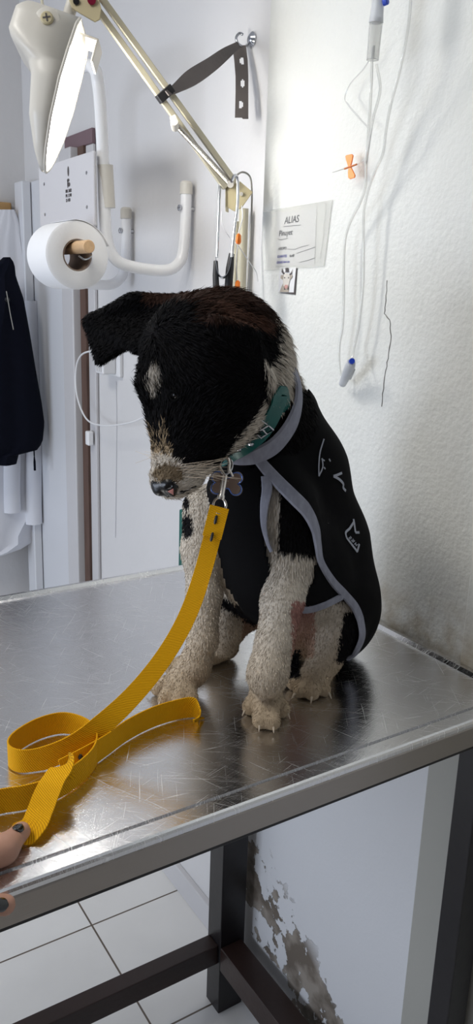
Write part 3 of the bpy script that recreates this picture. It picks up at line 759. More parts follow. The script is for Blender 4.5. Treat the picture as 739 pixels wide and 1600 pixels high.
# ------------------------------------------------------------ leash
ls = empty('leash', at(345, 790, .86), 'yellow webbing dog leash clipped to the collar and coiled on the table', 'leash')
def ribbon(q, P, W, w, th=.0016, k=8):
    C_ = smooth(P, k); ww = [x[0] for x in smooth([np.array([v, 0, 0]) for v in (w if hasattr(w, '__len__') else [w]*len(P))], k)]; Wd = smooth([nrm(x) for x in W], k); rings = []
    for i, c in enumerate(C_):
        t = nrm(C_[min(i+1, len(C_)-1)]-C_[max(i-1, 0)]); s = Wd[i]-Wd[i].dot(t)*t; s = nrm(s); n = np.cross(t, s); hw = ww[i]/2
        rings.append([c-s*hw-n*th*.5, c-s*hw*1.02, c-s*hw+n*th*.5, c+s*hw+n*th*.5, c+s*hw*1.02, c+s*hw-n*th*.5])
    st = q.loft(rings); return C_
ZU = np.array([0, 0, 1.])
def img(a): return R_*math.cos(a)+U_*math.sin(a)        # direction seen at angle a
w_ = .0215
def strap(P, W, w=w_, name='strap', label=None):
    q = MB(); C_ = ribbon(q, P, W, w); q.v = [(a_, b_, max(c_, TZ+.0003+.0001*(i_ % 6))) for i_, (a_, b_, c_) in enumerate(q.v)]; o = q.build(name, M['web'], ls)
    me = o.data; uv = me.uv_layers.new(name='UVMap'); n = 6
    # lengthwise / crosswise coordinates in metres for the weave
    d = [0]
    for i in range(1, len(C_)): d.append(d[-1]+np.linalg.norm(C_[i]-C_[i-1]))
    for lp in me.loops:
        i = lp.vertex_index; uv.data[lp.index].uv = (d[i//n], [0, 0, 0, .022, .022, .022][i % n])
    if label: o['label'] = label
    return o
h1 = .0138
strap([at(343,797,.862), at(330,845,.868), at(318,890,.872), at(300,945,.872), at(276,995,.868), at(243,1045,.86), at(200,1095,.845), tbp(150,1140,.030), tbp(105,1170,.020), tbp(60,1187,h1), tbp(28,1189,h1), tbp(13,1178,h1), tbp(24,1160,h1),
       tbp(60,1139,h1), tbp(100,1130,h1), tbp(135,1140,h1), tbp(151,1160,h1), tbp(146,1185,h1), tbp(120,1211,h1), tbp(85,1232,h1), tbp(40,1246,h1), tbp(-10,1256,h1), tbp(-70,1290,h1)],
      [img(2.88), img(2.88), img(2.85), img(2.72), img(2.58), img(2.45), img(2.35), ZU+img(2.2), ZU, ZU, ZU, ZU, ZU, ZU, ZU, ZU, ZU, ZU, ZU, ZU, ZU, ZU, ZU], w=[.0180, .0185, .0185, .0190, .0190, .0195, .0205, .0235]+[.0262]*15)
strap([tbp(96,1205,.010), tbp(128,1188,h1), tbp(165,1165,h1), tbp(200,1140,h1), tbp(240,1120,h1), tbp(280,1108,h1), tbp(302,1106,h1), tbp(312,1118,.010), tbp(309,1127,.004)],
      [ZU+img(2.2)*.4, ZU+img(2.2)*.3, ZU, ZU, ZU, ZU, ZU, ZU-D_*.5, ZU*.8-D_*.6], w=.025, name='handle_strap')
strap([tbp(112,1196,.030), tbp(98,1200,.034), tbp(84,1218,.030), tbp(72,1242,.022), tbp(62,1268,.014), tbp(50,1292,.009), tbp(20,1312,.0045), tbp(-40,1330,.0045)],
      [img(2.0), img(.25), img(.2)-D_*.1, img(.15), img(.1), R_, R_+np.array([0, 1., 0])*.6, R_+np.array([0, 1., 0])], w=.0245, name='folded_strap')
strap([at(343,792,.8605), at(338,812,.8625), at(331,840,.8645)], [img(2.88)]*3, w=.0205, name='stitched_end')
q = MB()
for x, y, r in ((337,812,0), (331,839,0)):
    q = MB(); c = at(x, y, .8612); a = img(1.35); q.tube([c-a*.005, c-a*.003, c+a*.003, c+a*.005], [.0008, .0016, .0016, .0008], 8); q.build('eyelet', M['black_rubber'], ls)
for x, y in ((107,1194), (127,1182)):
    q = MB(); c = tbp(x, y, .018)-D_*.003; q.tube([c-ZU*.003, c, c+ZU*.003], [.0012, .0026, .0012], 10); q.build('eyelet', M['black_rubber'], ls)
# snap hook
q = MB()
q.tube(ringpts(at(343,790,.862), R_, U_, .0068, .0085), .0014, 8, closed=True)
q.build('strap_ring', M['brass'], ls)
q = MB(); a, b = at(345,780,.861), at(351,742,.861)
q.tube([a, a+(b-a)*.15, a+(b-a)*.2, b], [.0042, .0042, .0034, .0036], 12)
q.tube(smooth([b, at(347,737,.861), at(343,728,.861), at(347,717,.861), at(354,715,.861), at(358,722,.861), at(357,740,.861)], 5), .0018, 8)
q.tube([at(358,733,.861), at(364,745,.860)], .0014, 8); q.build('snap_hook', M['brass'], ls)

# ------------------------------------------------------------ hand
hp = []
tip = tbp(33, 1299, .0115)
A_ = tip; B_ = tbp(5,1328,.0130); C_ = np.array([.112, .570, TZ+.0195]); Dp = np.array([.068, .503, TZ+.006])
hp += [Cone(A_, B_, .0082, .0108, .006), Cone(B_, C_, .0108, .0145, .01), Cone(C_, Dp, .0145, .021, .015)]
palm = np.array([.030, .470, TZ-.040]); wr = np.array([-.090, .435, TZ-.075])
hp += [Cone(Dp, palm, .024, .026, .02), Cone(palm, palm+np.array([.01, -.005, -.05]), .024, .019, .02), Cone(palm, wr, .026, .024, .02), Cone(wr, np.array([-.55, .30, TZ-.17]), .025, .036, .02)]
fy = .5445
ft = [((8,1414), (-45,1412), (-110,1445)), ((-22,1462), (-68,1462), (-125,1490)), ((-34,1508), (-78,1512), (-130,1530)), ((-40,1548), (-75,1556), (-140,1572))]
for i, (a, b, c) in enumerate(ft):
    r = [.0082, .0085, .0082, .0072][i]
    a3, b3, c3 = ony(*a, fy-.004), ony(*b, fy-.006), ony(*c, fy-.012)
    hp += [Cone(a3, b3, r, r*1.10, .004), Cone(b3, c3+np.array([0, -.006, 0]), r*1.10, r*1.2, .005), Cone(c3+np.array([0, -.006, 0]), palm+np.array([.012, -.004, .012-.020*i]), r*1.2, .014, .006)]
hf = SDF(hp)
v_, f_ = surfnet(hf, (-.62, .22, .74), (.30, .70, 1.06), .0035)
person = npmesh('person', v_, f_, M['skin']); tag(person, 'person with black nails, hand gripping the table edge and leash at the left', 'person')
def nail(c, n, t, L=.0105, W=.0085):
    n = nrm(n); t = nrm(t-t.dot(n)*n); s = np.cross(n, t); rings = []
    for u in np.linspace(-1, 1, 9):
        hw = W/2*math.sqrt(max(.04, 1-abs(u)**2.6)); row = []
        for v in np.linspace(-1, 1, 7): row.append(c+t*u*L/2+s*v*hw-n*(v*v*.0018*(hw/(W/2)))+n*.0006)
        rings.append(row)
    q = MB(); q.loft(rings, closed=False, caps=False); q.build('fingernail', M['nail'], person, solid=.0008)
def nail_on(x, y, tdir, L=.0105, W=.0085):
    h = cast(hf, x, y, .0003, .4, 1.0)
    if h: nail(h[0], h[1], tdir, L, W)
nail_on(29, 1293, A_-B_, .0105, .0095)
nail_on(3, 1414, ony(8,1414,fy)-ony(-45,1412,fy), .011, .010)

# ------------------------------------------------------------ work lamp
lamp = empty('magnifier_lamp', onx(385, 330, XB), 'cream swing-arm work lamp with its lit head hanging over the toilet roll', 'lamp')
LD = 1.15
ta, tb_ = at(131, 50, LD-.01), at(71, 268, LD+.01)
av = tb_-ta; LL = np.linalg.norm(av); av = av/LL
rgt = R_-R_.dot(av)*av; VD = nrm(ray(100, 160)); rgt = nrm(np.cross(VD, av)); rgt = rgt*(1 if rgt.dot(R_) > 0 else -1); tow = nrm(np.cross(rgt, av));
if tow.dot(VD) > 0: tow = -tow            # towards the camera
psi = math.radians(14)
nv = nrm(rgt*math.cos(psi)+tow*math.sin(psi)); bv = nrm(tow*math.cos(psi)-rgt*math.sin(psi))
def lampw(t): return np.interp(t, [0, .06, .25, .45, .7, .88, .96, 1], [.040, .050, .058, .062, .052, .032, .018, .004])
def lampd(t): return np.interp(t, [0, .05, .22, .27, .36, .45, .7, .9, 1], [.080, .088, .088, .080, .054, .044, .034, .018, .006])
rings = []; inner = []
for t in np.linspace(0, 1, 34):
    c = ta+av*LL*t; W_, Dd = lampw(t), lampd(t); ro = []; ri = []
    for a in np.linspace(0, math.pi, 25):
        ca, sa = math.cos(a), math.sin(a); e = .45 if t > .35 else .28
        x = abs(ca)**e*(1 if ca > 0 else -1)*W_; y = abs(sa)**e*Dd
        ro.append(c+bv*x-nv*y); ri.append(c+bv*x*.94-nv*min(y, .030)*.85+av*0)
    rings.append(ro); inner.append(ri)
q = MB(); q.loft(rings, closed=False, caps=False); q.f.append(tuple(range(25)))
shade = q.build('lamp_head', M['ivory'], lamp); 
md = shade.modifiers.new('s', 'SOLIDIFY'); md.thickness = .0022; md.offset = 0
q = MB(); q.loft(inner[1:], closed=False, caps=False); q.build('reflector', M['reflector'], shade)
q = MB(); rim = [rings[i][0] for i in range(0, 34)]+[rings[i][-1] for i in range(33, -1, -1)]; q.tube(rim, .0022, 8, closed=True); q.build('rim', M['ivory'], shade)
M['tube'].node_tree.nodes['Principled BSDF'].inputs['Emission Strength'].default_value = 14
q = MB(); c0 = ta+av*LL*.16-nv*.012
pts = smooth([c0+bv*.017, c0+av*.13+bv*.017, c0+av*.140+bv*.008, c0+av*.140-bv*.008, c0+av*.13-bv*.017, c0-bv*.017], 5); q.tube(pts, .0075, 10); q.build('bulb', M['tube'], shade)
# protective lens with a round handle knob seen on the opening
q = MB(); q.lathe(ta+av*LL*.42+nv*.003, nv, [(0, .0235), (.003, .0235), (.004, .022), (.004, .0001)], 28)
q.build('lens_disc', mat('frosted_disc', (.85, .86, .84), .3, trans=.6), shade)
kc = at(88, 72, 1.0); kb = ta+av*LL*.10-nv*.038+bv*(lampw(.10)*.995)
q = MB(); q.lathe(kb, bv, [(-.004, .0165), (.0005, .0165), (.0015, .012)], 26); q.build('boss', M['ivory'], shade)
q = MB(); q.lathe(kb, bv, [(.001, .0085), (.005, .0085), (.0065, .007), (.0068, .0001)], 22); kn = q.build('screw', M['cream'], shade)
q = MB(); s1 = nrm(av+nv*.5); s2 = np.cross(bv, s1)
for s in (s1, s2): q.obox(kb+bv*.0070, s*.0052, np.cross(s, bv)*.0009, bv*.0004)
q.build('screw_slot', M['carddark'], kn)
q = MB(); c = ta+nv*.003+av*.012; q.obox(c+nv*.010, nv*.014, bv*.022, av*.002); q.obox(c+nv*.023+av*.014, nv*.0015, bv*.022, av*.016); q.obox(c+nv*.008+av*.016+bv*.02, nrm(nv*.3+av)*.018, bv*.002, nrm(nv-av*.3)*.0025)
q.build('yoke', M['ivory'], shade, bevel=.001, smooth=False)
q = MB(); q.tube([at(102,38,LD), at(107,26,LD), at(112,8,LD), at(116,-8,LD)], [.011, .009, .0085, .009], 14); q.lathe(at(103,37,LD), at(103,30,LD)-at(103,37,LD), [(0, .013), (.006, .013), (.007, .010)], 18); q.build('swivel', M['ivory'], lamp)
q = MB()
for dd in (-.012, .012):
    q.prism([at(x, y, LD+dd) for x, y in ((104,-10),(112,12),(124,20),(148,34),(156,30),(158,12),(152,-12))], D_*.0025)
q.build('joint_plate', M['cream'], lamp, bevel=.001, smooth=False)
q = MB(); q.tube([at(143,0,LD-.018), at(143,0,LD+.02)], .006, 14); q.build('joint_knob', mat('magenta_knob', (.25, .01, .04), .3), lamp)
q = MB(); q.tube([at(119,2,LD-.016), at(119,2,LD+.02)], .0045, 12); q.build('joint_bolt', M['black_rubber'], lamp)
e0, e1 = at(135,-12,LD), at(372,300,1.318)
e0b, e1b = at(150,-12,LD+.0), at(386,297,1.318)
def bar(q, a, b, w, h):
    t = nrm(b-a); s = nrm(np.cross(t, D_)); n = np.cross(t, s); c = (a+b)/2; q.obox(c, (b-a)/2, s*w/2, n*h/2)
q = MB(); bar(q, at(133,-12,LD), at(352,294,1.30), .0085, .010); q.build('arm_rod', M['creamrod'], lamp, bevel=.001, smooth=False)
q = MB(); bar(q, at(152,-12,LD), at(368,286,1.30), .0085, .010); q.build('arm_rod', M['creamrod'], lamp, bevel=.001, smooth=False)
q = MB(); q.tube([at(268,190,1.225), at(276,186,1.225)], .007, 12); q.lathe(at(272,190,1.21), D_, [(0, .006), (.02, .006)], 14); q.build('spring_anchor', M['ivory'], lamp)
q = MB()
a, b = at(276,196,1.236), at(357,285,1.295); n_ = 90; u = nrm(np.cross(b-a, D_)); v = nrm(np.cross(b-a, u))
q.tube([a+(b-a)*i/(n_*8)+(u*math.cos(i*math.pi/4)+v*math.sin(i*math.pi/4))*.0042 for i in range(n_*8)], .0009, 4); q.build('spring', M['brass'], lamp)
q = MB()
for dd in (-.011, .011):
    q.prism([at(x, y, 1.31+dd) for x, y in ((352,284),(364,278),(376,284),(395,300),(378,324),(366,330),(352,322))], D_*.0022)
q.prism([at(x, y, 1.299) for x, y in ((352,284),(357,283),(357,324),(352,322))], D_*.024)
q.build('base_joint', M['cream'], lamp, bevel=.0008, smooth=False)
q = MB(); q.tube([at(360,288,1.290), at(360,288,1.33)], .0055, 12); q.tube([at(377,303,1.296), at(377,303,1.33)], .003, 10); q.build('joint_bolt', M['ivory'], lamp)
pz = [onx(381, 326, XB-.020), onx(368, 500, XB-.020)]
pz[1] = np.array([pz[0][0], pz[0][1], TZ+.02])
q = MB(); q.tube([pz[0], pz[1]], .0085, 14); q.tube([pz[0]+np.array([0, .022, -.02]), pz[1]+np.array([0, .022, 0])], .004, 10); q.build('post', M['creamrod'], lamp)
q = MB(); q.obox(pz[1]-np.array([0, 0, .0]), np.array([.017, 0, 0]), np.array([0, .02, 0]), np.array([0, 0, .03])); q.build('clamp', M['cream'], lamp, bevel=.002, smooth=False)
q = MB(); q.tube(smooth([at(364,286,1.30), at(368,276,1.31), at(378,269,1.325), at(389,274,1.34), at(393,290,1.345), at(393,330,1.345), at(388,420,1.35), at(382,520,1.36)], 6), .0016, 8); q.build('cable', M['greycable'], lamp)
q = MB(); q.tube(smooth([at(72,34,LD), at(73,20,LD+.01), at(66,5,LD+.02), at(68,-20,LD+.05), at(90,-60,LD+.05)], 6), .0022, 8); q.build('cable', M['creamrod'], lamp)
pl = bpy.data.lights.new('lamp_glow', 'AREA'); pl.shape = 'RECTANGLE'; pl.size = .05; pl.size_y = .14; pl.energy = LAMP_POWER; pl.color = (1, .97, .92)
lo = bpy.data.objects.new('lamp_glow', pl); COL.objects.link(lo)
zc = -nv; yc = av; xc = np.cross(yc, zc); lc = ta+av*LL*.48+nv*.006
lo.matrix_world = Matrix(((xc[0], yc[0], zc[0], lc[0]), (xc[1], yc[1], zc[1], lc[1]), (xc[2], yc[2], zc[2], lc[2]), (0, 0, 0, 1)))

# ------------------------------------------------------------ rubber strap and wall hook
hk = empty('wall_hook', onx(393, 62, XB), 'small chrome screw hook in the white wall holding the grey rubber strap', 'hook')
hb = onx(394, 62, XB-.001); q = MB(); q.lathe(hb, (-1, 0, 0), [(0, .012), (.002, .012), (.006, .007), (.008, .003)], 20); q.build('rosette', M['chrome'], hk)
hc = at(377,63,1.355); q = MB()
q.tube(smooth([hb+np.array([-.006, 0, 0]), at(388,68,1.39), at(380,73,1.37), at(372,68,1.36), at(369,59,1.36), at(374,52,1.36), at(380,54,1.36)], 6), .0022, 10); q.build('hook', M['chrome'], hk)
rs = empty('rubber_strap', at(375, 68, 1.36), 'dark grey perforated rubber strap tying the lamp arm to the wall hook', 'strap')
def flat(q, P, W, ws, th=.002, k=6):
    C_ = smooth(P, k); Wd = smooth(W, k); S_ = smooth([np.array([x, 0, 0]) for x in ws], k); rings = []
    for i, c in enumerate(C_):
        t = nrm(C_[min(i+1, len(C_)-1)]-C_[max(i-1, 0)]); s = Wd[i]-Wd[i].dot(t)*t; s = nrm(s); n = np.cross(t, s); hw = S_[i][0]/2
        rings.append([c-s*hw-n*th/2, c-s*hw+n*th/2, c+s*hw+n*th/2, c+s*hw-n*th/2])
    q.loft(rings)
pu = img(2.0)
q = MB(); flat(q, [at(261,146,1.205), at(275,138,1.22), at(300,121,1.25), at(330,101,1.29), at(352,84,1.32), at(372,70,1.352)], [pu, pu, pu, pu, pu, pu], [.008, .014, .024, .022, .018, .010]); q.build('pulled_band', M['grey_rubber'], rs)
# hanging end with three holes
def holed(q, corners, holes, dep, th):
    (x0, y0), (x1, y1) = corners[0], corners[-1]
    rows = 14
    pass
me = bpy.data.meshes.new('hanging_end'); bm = bmesh.new()
L1 = [(363,72),(366,95),(368,120),(368,145),(367,184)]; L2 = [(384,70),(387,95),(388,120),(388,150),(388,184)]
hol = [(378,96),(378.5,131),(376,164)]
def lerp_edge(E, y): return np.interp(y, [e[1] for e in E], [e[0] for e in E])
ys = np.arange(72, 185, 2.0); nx = 10; gv = {}
for i, y in enumerate(ys):
    for j in range(nx+1):
        x = lerp_edge(L1, y)*(1-j/nx)+lerp_edge(L2, y)*j/nx; yy = y+(2 if (j > 5 and i == len(ys)-1) else 0)
        gv[i, j] = bm.verts.new(at(x, yy, 1.362+.006*math.sin(y*.03)))
for i in range(len(ys)-1):
    for j in range(nx):
        cx_ = np.mean([lerp_edge(L1, ys[i]), lerp_edge(L2, ys[i])]); x = lerp_edge(L1, ys[i]+1)*(1-(j+.5)/nx)+lerp_edge(L2, ys[i]+1)*(j+.5)/nx
        if any(((x-a)/3.2)**2+((ys[i]+1-b)/6.5)**2 < 1 for a, b in hol): continue
        bm.faces.new([gv[i, j], gv[i, j+1], gv[i+1, j+1], gv[i+1, j]])
bm.to_mesh(me); bm.free(); me.materials.append(M['grey_rubber']); o = bpy.data.objects.new('hanging_end', me); COL.objects.link(o); o.parent = rs; o.matrix_parent_inverse = rs.matrix_world.inverted()
md = o.modifiers.new('s', 'SOLIDIFY'); md.thickness = .0022
q = MB(); a, b = at(250,138,1.20), at(268,154,1.215); bar(q, at(253,150,1.205), at(262,143,1.205), .020, .020) if False else None
ac = at(258,147,1.215); t_ = nrm(at(352,294,1.30)-at(133,-12,LD)); s_ = nrm(np.cross(t_, D_))
q.obox(ac, s_*.0135, np.cross(t_, s_)*.0085, t_*.0065); q.build('wrapped_loop', M['black_rubber'], rs, bevel=.001, smooth=False)

# ------------------------------------------------------------ stethoscope
st = empty('stethoscope', at(355, 300, 1.30), 'chrome stethoscope hung over the lamp base joint, black ends hidden behind the puppy', 'stethoscope')
q = MB(); q.tube(smooth([at(362,284,1.270), at(366,275,1.275), at(371,280,1.28), at(371,320,1.28), at(366,360,1.28), at(362,402,1.28)], 6), .0026, 10); q.build('ear_tube', M['chrome'], st)
q = MB(); q.tube(smooth([at(345,278,1.30), at(343,300,1.295), at(341,350,1.29), at(339,402,1.285)], 6), .0024, 10); q.build('ear_tube', M['chrome'], st)
q = MB(); P_ = smooth([at(337,404,1.283), at(338,415,1.28), at(341,428,1.28), at(347,434,1.28), at(354,430,1.28), at(359,418,1.28), at(362,400,1.28)], 6); flat(q, P_, [D_]*len(P_), [.010]*len(P_), .0012, 1); q.build('spring_band', M['chrome'], st)
q = MB(); q.tube([at(337,408,1.286), at(337,430,1.286), at(340,520,1.30)], [.0035, .005, .006], 12); q.build('rubber_tube', M['black_rubber'], st)
q = MB(); q.tube([at(362,396,1.285), at(359,420,1.29), at(352,520,1.31)], [.0045, .0065, .0065], 12); q.build('rubber_tube', M['black_rubber'], st)
for x, y, y2 in ((373, 368, 378), (371.5, 441, 452)):
    q = MB(); q.tube([at(x, y-3, 1.29), at(x, y, 1.29), at(x-.5, y2, 1.29), at(x-1, y2+3, 1.29)], [.0012, .004, .0045, .003], 10); o = q.build('needle_cap', M['orange'])
    tag(o, 'orange needle cap beside the lamp post, '+('the upper one below the lamp joint' if y < 400 else 'the lower one just above the puppy'), 'needle cap', 'orange caps beside the lamp post')
q = MB()
q.tube(smooth([at(372,300,1.30), at(377,320,1.30), at(379,340,1.295), at(372,365,1.29)], 6), .0009, 6)
q.tube(smooth([at(347,330,1.30), at(347,350,1.30), at(358,370,1.30), at(372,384,1.30), at(390,410,1.32), at(400,425,1.33), at(403,440,1.33)], 6), .0008, 6)
q.tube(smooth([at(372,376,1.29), at(369,410,1.30), at(371,440,1.29)], 6), .0008, 6)
tag(q.build('catheter_tubing', M['cable']), 'thin white catheter line looped beside the lamp post', 'tubing')

# ------------------------------------------------------------ bent tube rack with toilet roll
X1 = XB-.018
rack = empty('tube_rack', onx(291, 290, XB), 'white bent-tube wall rack with a screwed grey board behind the toilet roll', 'rack')
yr = float(onx(291, 300, X1)[1]); yl = float(onx(197, 340, X1)[1])
tr = .0112
# tube one lies in a plane across the wall at y = yr, tube two at y = yl
A1 = [ony(291,290,yr), ony(290,340,yr), ony(286,392,yr), ony(279,411,yr), ony(262,422,yr), ony(230,421,yr), ony(196,414,yr), ony(178,402,yr), ony(168,378,yr), ony(164,340,yr), ony(161,250,yr), ony(157,170,yr), ony(153,130,yr), ony(147,108,yr)]
xu = A1[9][0]; topz = A1[-1][2]
A1 += [np.array([A1[-1][0]-.004, yr+.05, topz+.012]), np.array([A1[-1][0]-.004, yl-.05, topz+.012])]
s_ = A1[13][0]-xu
A2 = [ony(197,330,yl)]
z0 = A1[0][2]; zd = ony(197,330,yl)[2]-z0
xoff = A2[0][0]-A1[0][0]
back = [np.array([p[0]+xoff, yl, p[2]+zd]) for p in A1[:14]][::-1]
P_ = smooth(A1+back, 6); q = MB(); q.tube(P_, tr, 16); q.build('tube', M['white_tube'], rack)
q = MB()
for p, d in ((A1[0], 1), (back[-1], 1)):
    q = MB(); q.lathe(p+np.array([0, 0, -.016]), (0, 0, 1), [(0, tr+.0015), (.020, tr+.0015), (.024, tr-.002), (.0245, .0002)], 20); q.build('cap', M['ivory'], rack)
for p in (A1[0], back[-1]):
    c = p+np.array([0, 0, -.042]); q = MB(); q.tube([c-np.array([.016, 0, 0]), c+np.array([.022, 0, 0])], .0045, 12); q.lathe(c-np.array([.012, 0, 0]), (-1, 0, 0), [(0, .006), (.004, .006), (.006, .003)], 12); q.build('bolt', M['chrome'], rack)
sl = [ony(164,258,yr), ony(168,325,yr)]; q = MB(); q.tube(sl, tr+.0035, 20); q.build('sleeve', M['ivory'], rack)
px_ = ony(158,240,yr-.012); xpl = px_[0]-.012
zt_, zb_ = ony(158,238,yr)[2], ony(160,355,yr)[2]
q = MB(); q.box((xpl-.0035, yr-.012, zb_), (xpl+.0035, yl+.004, zt_)); q.build('board', M['plate'], rack, smooth=False, bevel=.0034)
q = MB()
for yy in (yr+.02, yl-.03):
    for zz in (zt_-.035, zb_+.035):
        q = MB(); q.lathe((xpl-.0035, yy, zz), (-1, 0, 0), [(0, .0035), (.001, .003), (.0014, .0002)], 12); q.build('rivet', M['chrome'], rack)
# small printed mark and lines of text on the board
def text(name, s, origin, ux, uy, size, m, parent, ext=.0003):
    cu = bpy.data.curves.new(name, 'FONT'); cu.body = s; cu.size = size; cu.extrude = ext
    o = bpy.data.objects.new(name, cu); COL.objects.link(o); ux, uy = nrm(ux), nrm(uy); uz = np.cross(ux, uy)
    dg = bpy.context.evaluated_depsgraph_get(); me = bpy.data.meshes.new_from_object(o.evaluated_get(dg)); bpy.data.objects.remove(o)
    me.materials.clear(); me.materials.append(m); o = bpy.data.objects.new(name, me); COL.objects.link(o)
    mw = Matrix(((ux[0], uy[0], uz[0], origin[0]), (ux[1], uy[1], uz[1], origin[1]), (ux[2], uy[2], uz[2], origin[2]), (0, 0, 0, 1)))
    me.transform(mw)
    if parent: o.parent = parent; o.matrix_parent_inverse = parent.matrix_world.inverted()
    return o
xf = xpl-.0037
cm = onx(107, 285, xf)
q = MB()
def dab(y, z, ry, rz): q.prism([(xf, cm[1]+y+ry*math.cos(a), cm[2]+z+rz*math.sin(a)) for a in np.linspace(0, 2*math.pi, 12, endpoint=False)], (-.0004, 0, 0))
dab(0, .020, .004, .009); dab(.001, .004, .006, .003); dab(-.002, -.004, .007, .004); dab(.004, -.002, .002, .008)
q.build('printed_mark', M['carddark'], rack)
for i, s in enumerate(('IBR 3682', 'PR 1:240', '12-450')): text('lettering', s, (xf-.0002, cm[1]+.016, cm[2]-.018-.0085*i), (0, -1, 0), (0, 0, 1), .0085, M['carddark'], rack)

yax = 1.37+.09
RP = at(122, 399, 1.40); RL = .105; RR = .0575
# roll axis runs along the wall
ry0 = RP[1]; roll = empty('toilet_roll', (RP[0], ry0, RP[2]), 'big white toilet roll on a wooden dowel beneath the grey board', 'toilet roll')
rc_ = .026
q = MB(); q.lathe((RP[0], ry0, RP[2]), (0, 1, 0), [(.004, rc_), (0, rc_+.002), (0, RR-.004), (.003, RR), (RL-.003, RR), (RL, RR-.004), (RL, rc_+.002), (RL-.004, rc_), (.004, rc_)], 64); q.build('paper', M['paper'], roll)
q = MB(); q.lathe((RP[0], ry0, RP[2]), (0, 1, 0), [(.002, rc_), (.002, rc_-.0015), (RL-.002, rc_-.0015), (RL-.002, rc_), (.002, rc_)], 48); q.build('cardboard_core', M['cardboard'], roll)
q = MB(); a_ = np.linspace(.3, 1.75, 10); fl_ = [[np.array([RP[0]+math.cos(a)*(RR+.0015+.004*max(0, .9-a)), y, RP[2]+math.sin(a)*(RR+.0015+.006*max(0, .9-a))]) for y in np.linspace(ry0+.001, ry0+RL-.001, 4)] for a in a_]
q.loft(fl_, closed=False, caps=False); q.build('loose_sheet', M['paper'], roll, solid=.0006)
dw = empty('wooden_dowel', (RP[0], ry0-.045, RP[2]), 'short round wooden dowel end sticking out of the toilet roll', 'dowel')
dz = RP[2]-(rc_-.0015)+.0125+.020; dz = RP[2]+rc_-.0015-.0112
q = MB(); q.lathe((RP[0], ry0-.050, dz), (0, 1, 0), [(0, .0095), (.0015, .011), (RL+.075, .011), (RL+.0765, .0095)], 28); q.build('rod', M['wood'], dw)
q = MB(); q.tube(smooth([(RP[0]+.012, ry0-.012, dz+.004), (RP[0]+.020, ry0-.012, dz-.012), (RP[0]+.008, ry0-.012, dz-.020), (RP[0]-.004, ry0-.012, dz-.014)], 6), .0014, 8)
q.build('wire_loop', M['chrome'], dw)

# ------------------------------------------------------------ far left: coats
yb = YF
p0, p1 = ony(-60, 325, yb-.02), ony(37, 322, yb-.02)
zA, zB = ony(20, 318, yb)[2], ony(20, 372, yb)[2]
xw = min(p1[0], XB-.05)
cr_ = empty('coat_rack', ((p0[0]+xw)/2, yb-.01, zA), 'varnished wooden coat board on the far wall behind the lab coat', 'coat rack')
box('board', (p0[0]-.3, yb-.022, zB), (xw, yb-.001, zA), M['boardwood'], cr_, .004)
for dx in (-.30, -.16, -.045):
    q = MB(); hx = xw+dx; q.tube(smooth([(hx, yb-.02, zB+.05), (hx, yb-.05, zB+.045), (hx, yb-.065, zB+.065)], 5), .004, 10); q.build('peg', M['chrome'], cr_)
def garment(name, rowsL, rowsR, y0, depth, m, folds, amp, label, cat, dcam, seed=0):
    rr = random.Random(seed); q = MB(); rings = []
    ys = np.linspace(rowsR[0][1], rowsR[-1][1], 46); ph = rr.random()*6
    for y in ys:
        xl = np.interp(y, [r[1] for r in rowsL], [r[0] for r in rowsL]); xr = np.interp(y, [r[1] for r in rowsR], [r[0] for r in rowsR])
        t = (y-ys[0])/(ys[-1]-ys[0]); ring = []; n = 44; dd = depth*min(1, .35+t*3)
        for k in range(n):
            a = 2*math.pi*k/n; u = .5-.5*math.cos(a) if a <= math.pi else .5+.5*math.cos(a-math.pi)*1
            x = xl+(xr-xl)*(.5-.5*math.cos(a)); s = math.sin(a)
            f = amp*min(1, t*4+.15)*(math.sin(folds*(x-xl)/(abs(xr-xl)+1)*6.28+ph+t*1.5)+.4*math.sin(folds*1.9*(x-xl)/(abs(xr-xl)+1)*6.28+ph*2-t*2))
            base = ony(x, y, dcam); ring.append(base+np.array([0, -dd*abs(s)**.6*(1 if s > 0 else -.15)-(f if s > 0 else 0), 0]))
        rings.append(ring)
    q.loft(rings); o = q.build(name, m, None); return tag(o, label, cat)
yg = yb-.07
lc_ = garment('lab_coat', [(-10,328),(-60,380),(-120,500),(-125,700),(-120,872)], [(22,328),(33,352),(43,400),(52,480),(59,600),(64,700),(66,790),(64,818),(50,822),(50,848),(30,856),(-5,868)], yg, .05, M['labcoat'], 5, .006,
        'long white cotton lab coat hanging from the wooden coat board', 'coat', yg, 2)
q = MB()
for xa, ya, xb_, yb2 in ((14, 815, 30, 780), ):
    pass
sleeve = MB()
for (cx0, w0, y0_, y1_) in ((56, 11, 470, 818), (22, 10, 520, 800)):
    rings = []
    for t in np.linspace(0, 1, 16):
        y = y0_+(y1_-y0_)*t; c = ony(cx0-6*(1-t)+1.5*math.sin(t*5), y, yg-.055); rr_ = .020+.006*t; rings.append([c+np.array([rr_*math.cos(a)*(1+.12*math.sin(3*a+t*6)), rr_*.7*math.sin(a), 0]) for a in np.linspace(0, 2*math.pi, 20, endpoint=False)])
    sleeve.loft(rings)
sleeve.build('sleeve', M['labcoat'], lc_)
yj = yg-.13
jk = garment('jacket', [(5,403),(-30,430),(-80,520),(-90,650),(-85,722)], [(14,402),(21,412),(23,432),(34,465),(45,520),(55,580),(64,630),(68,660),(65,690),(55,703),(28,706),(24,722)], yj, .06, M['navy'], 3, .005,
        'black navy fleece jacket hanging in front of the white lab coat', 'jacket', yj, 5)
q = MB(); q.tube([ony(56,580,yj-.035), ony(56,700,yj-.030)], .0012, 6); q.build('zip', M['navy'], jk)
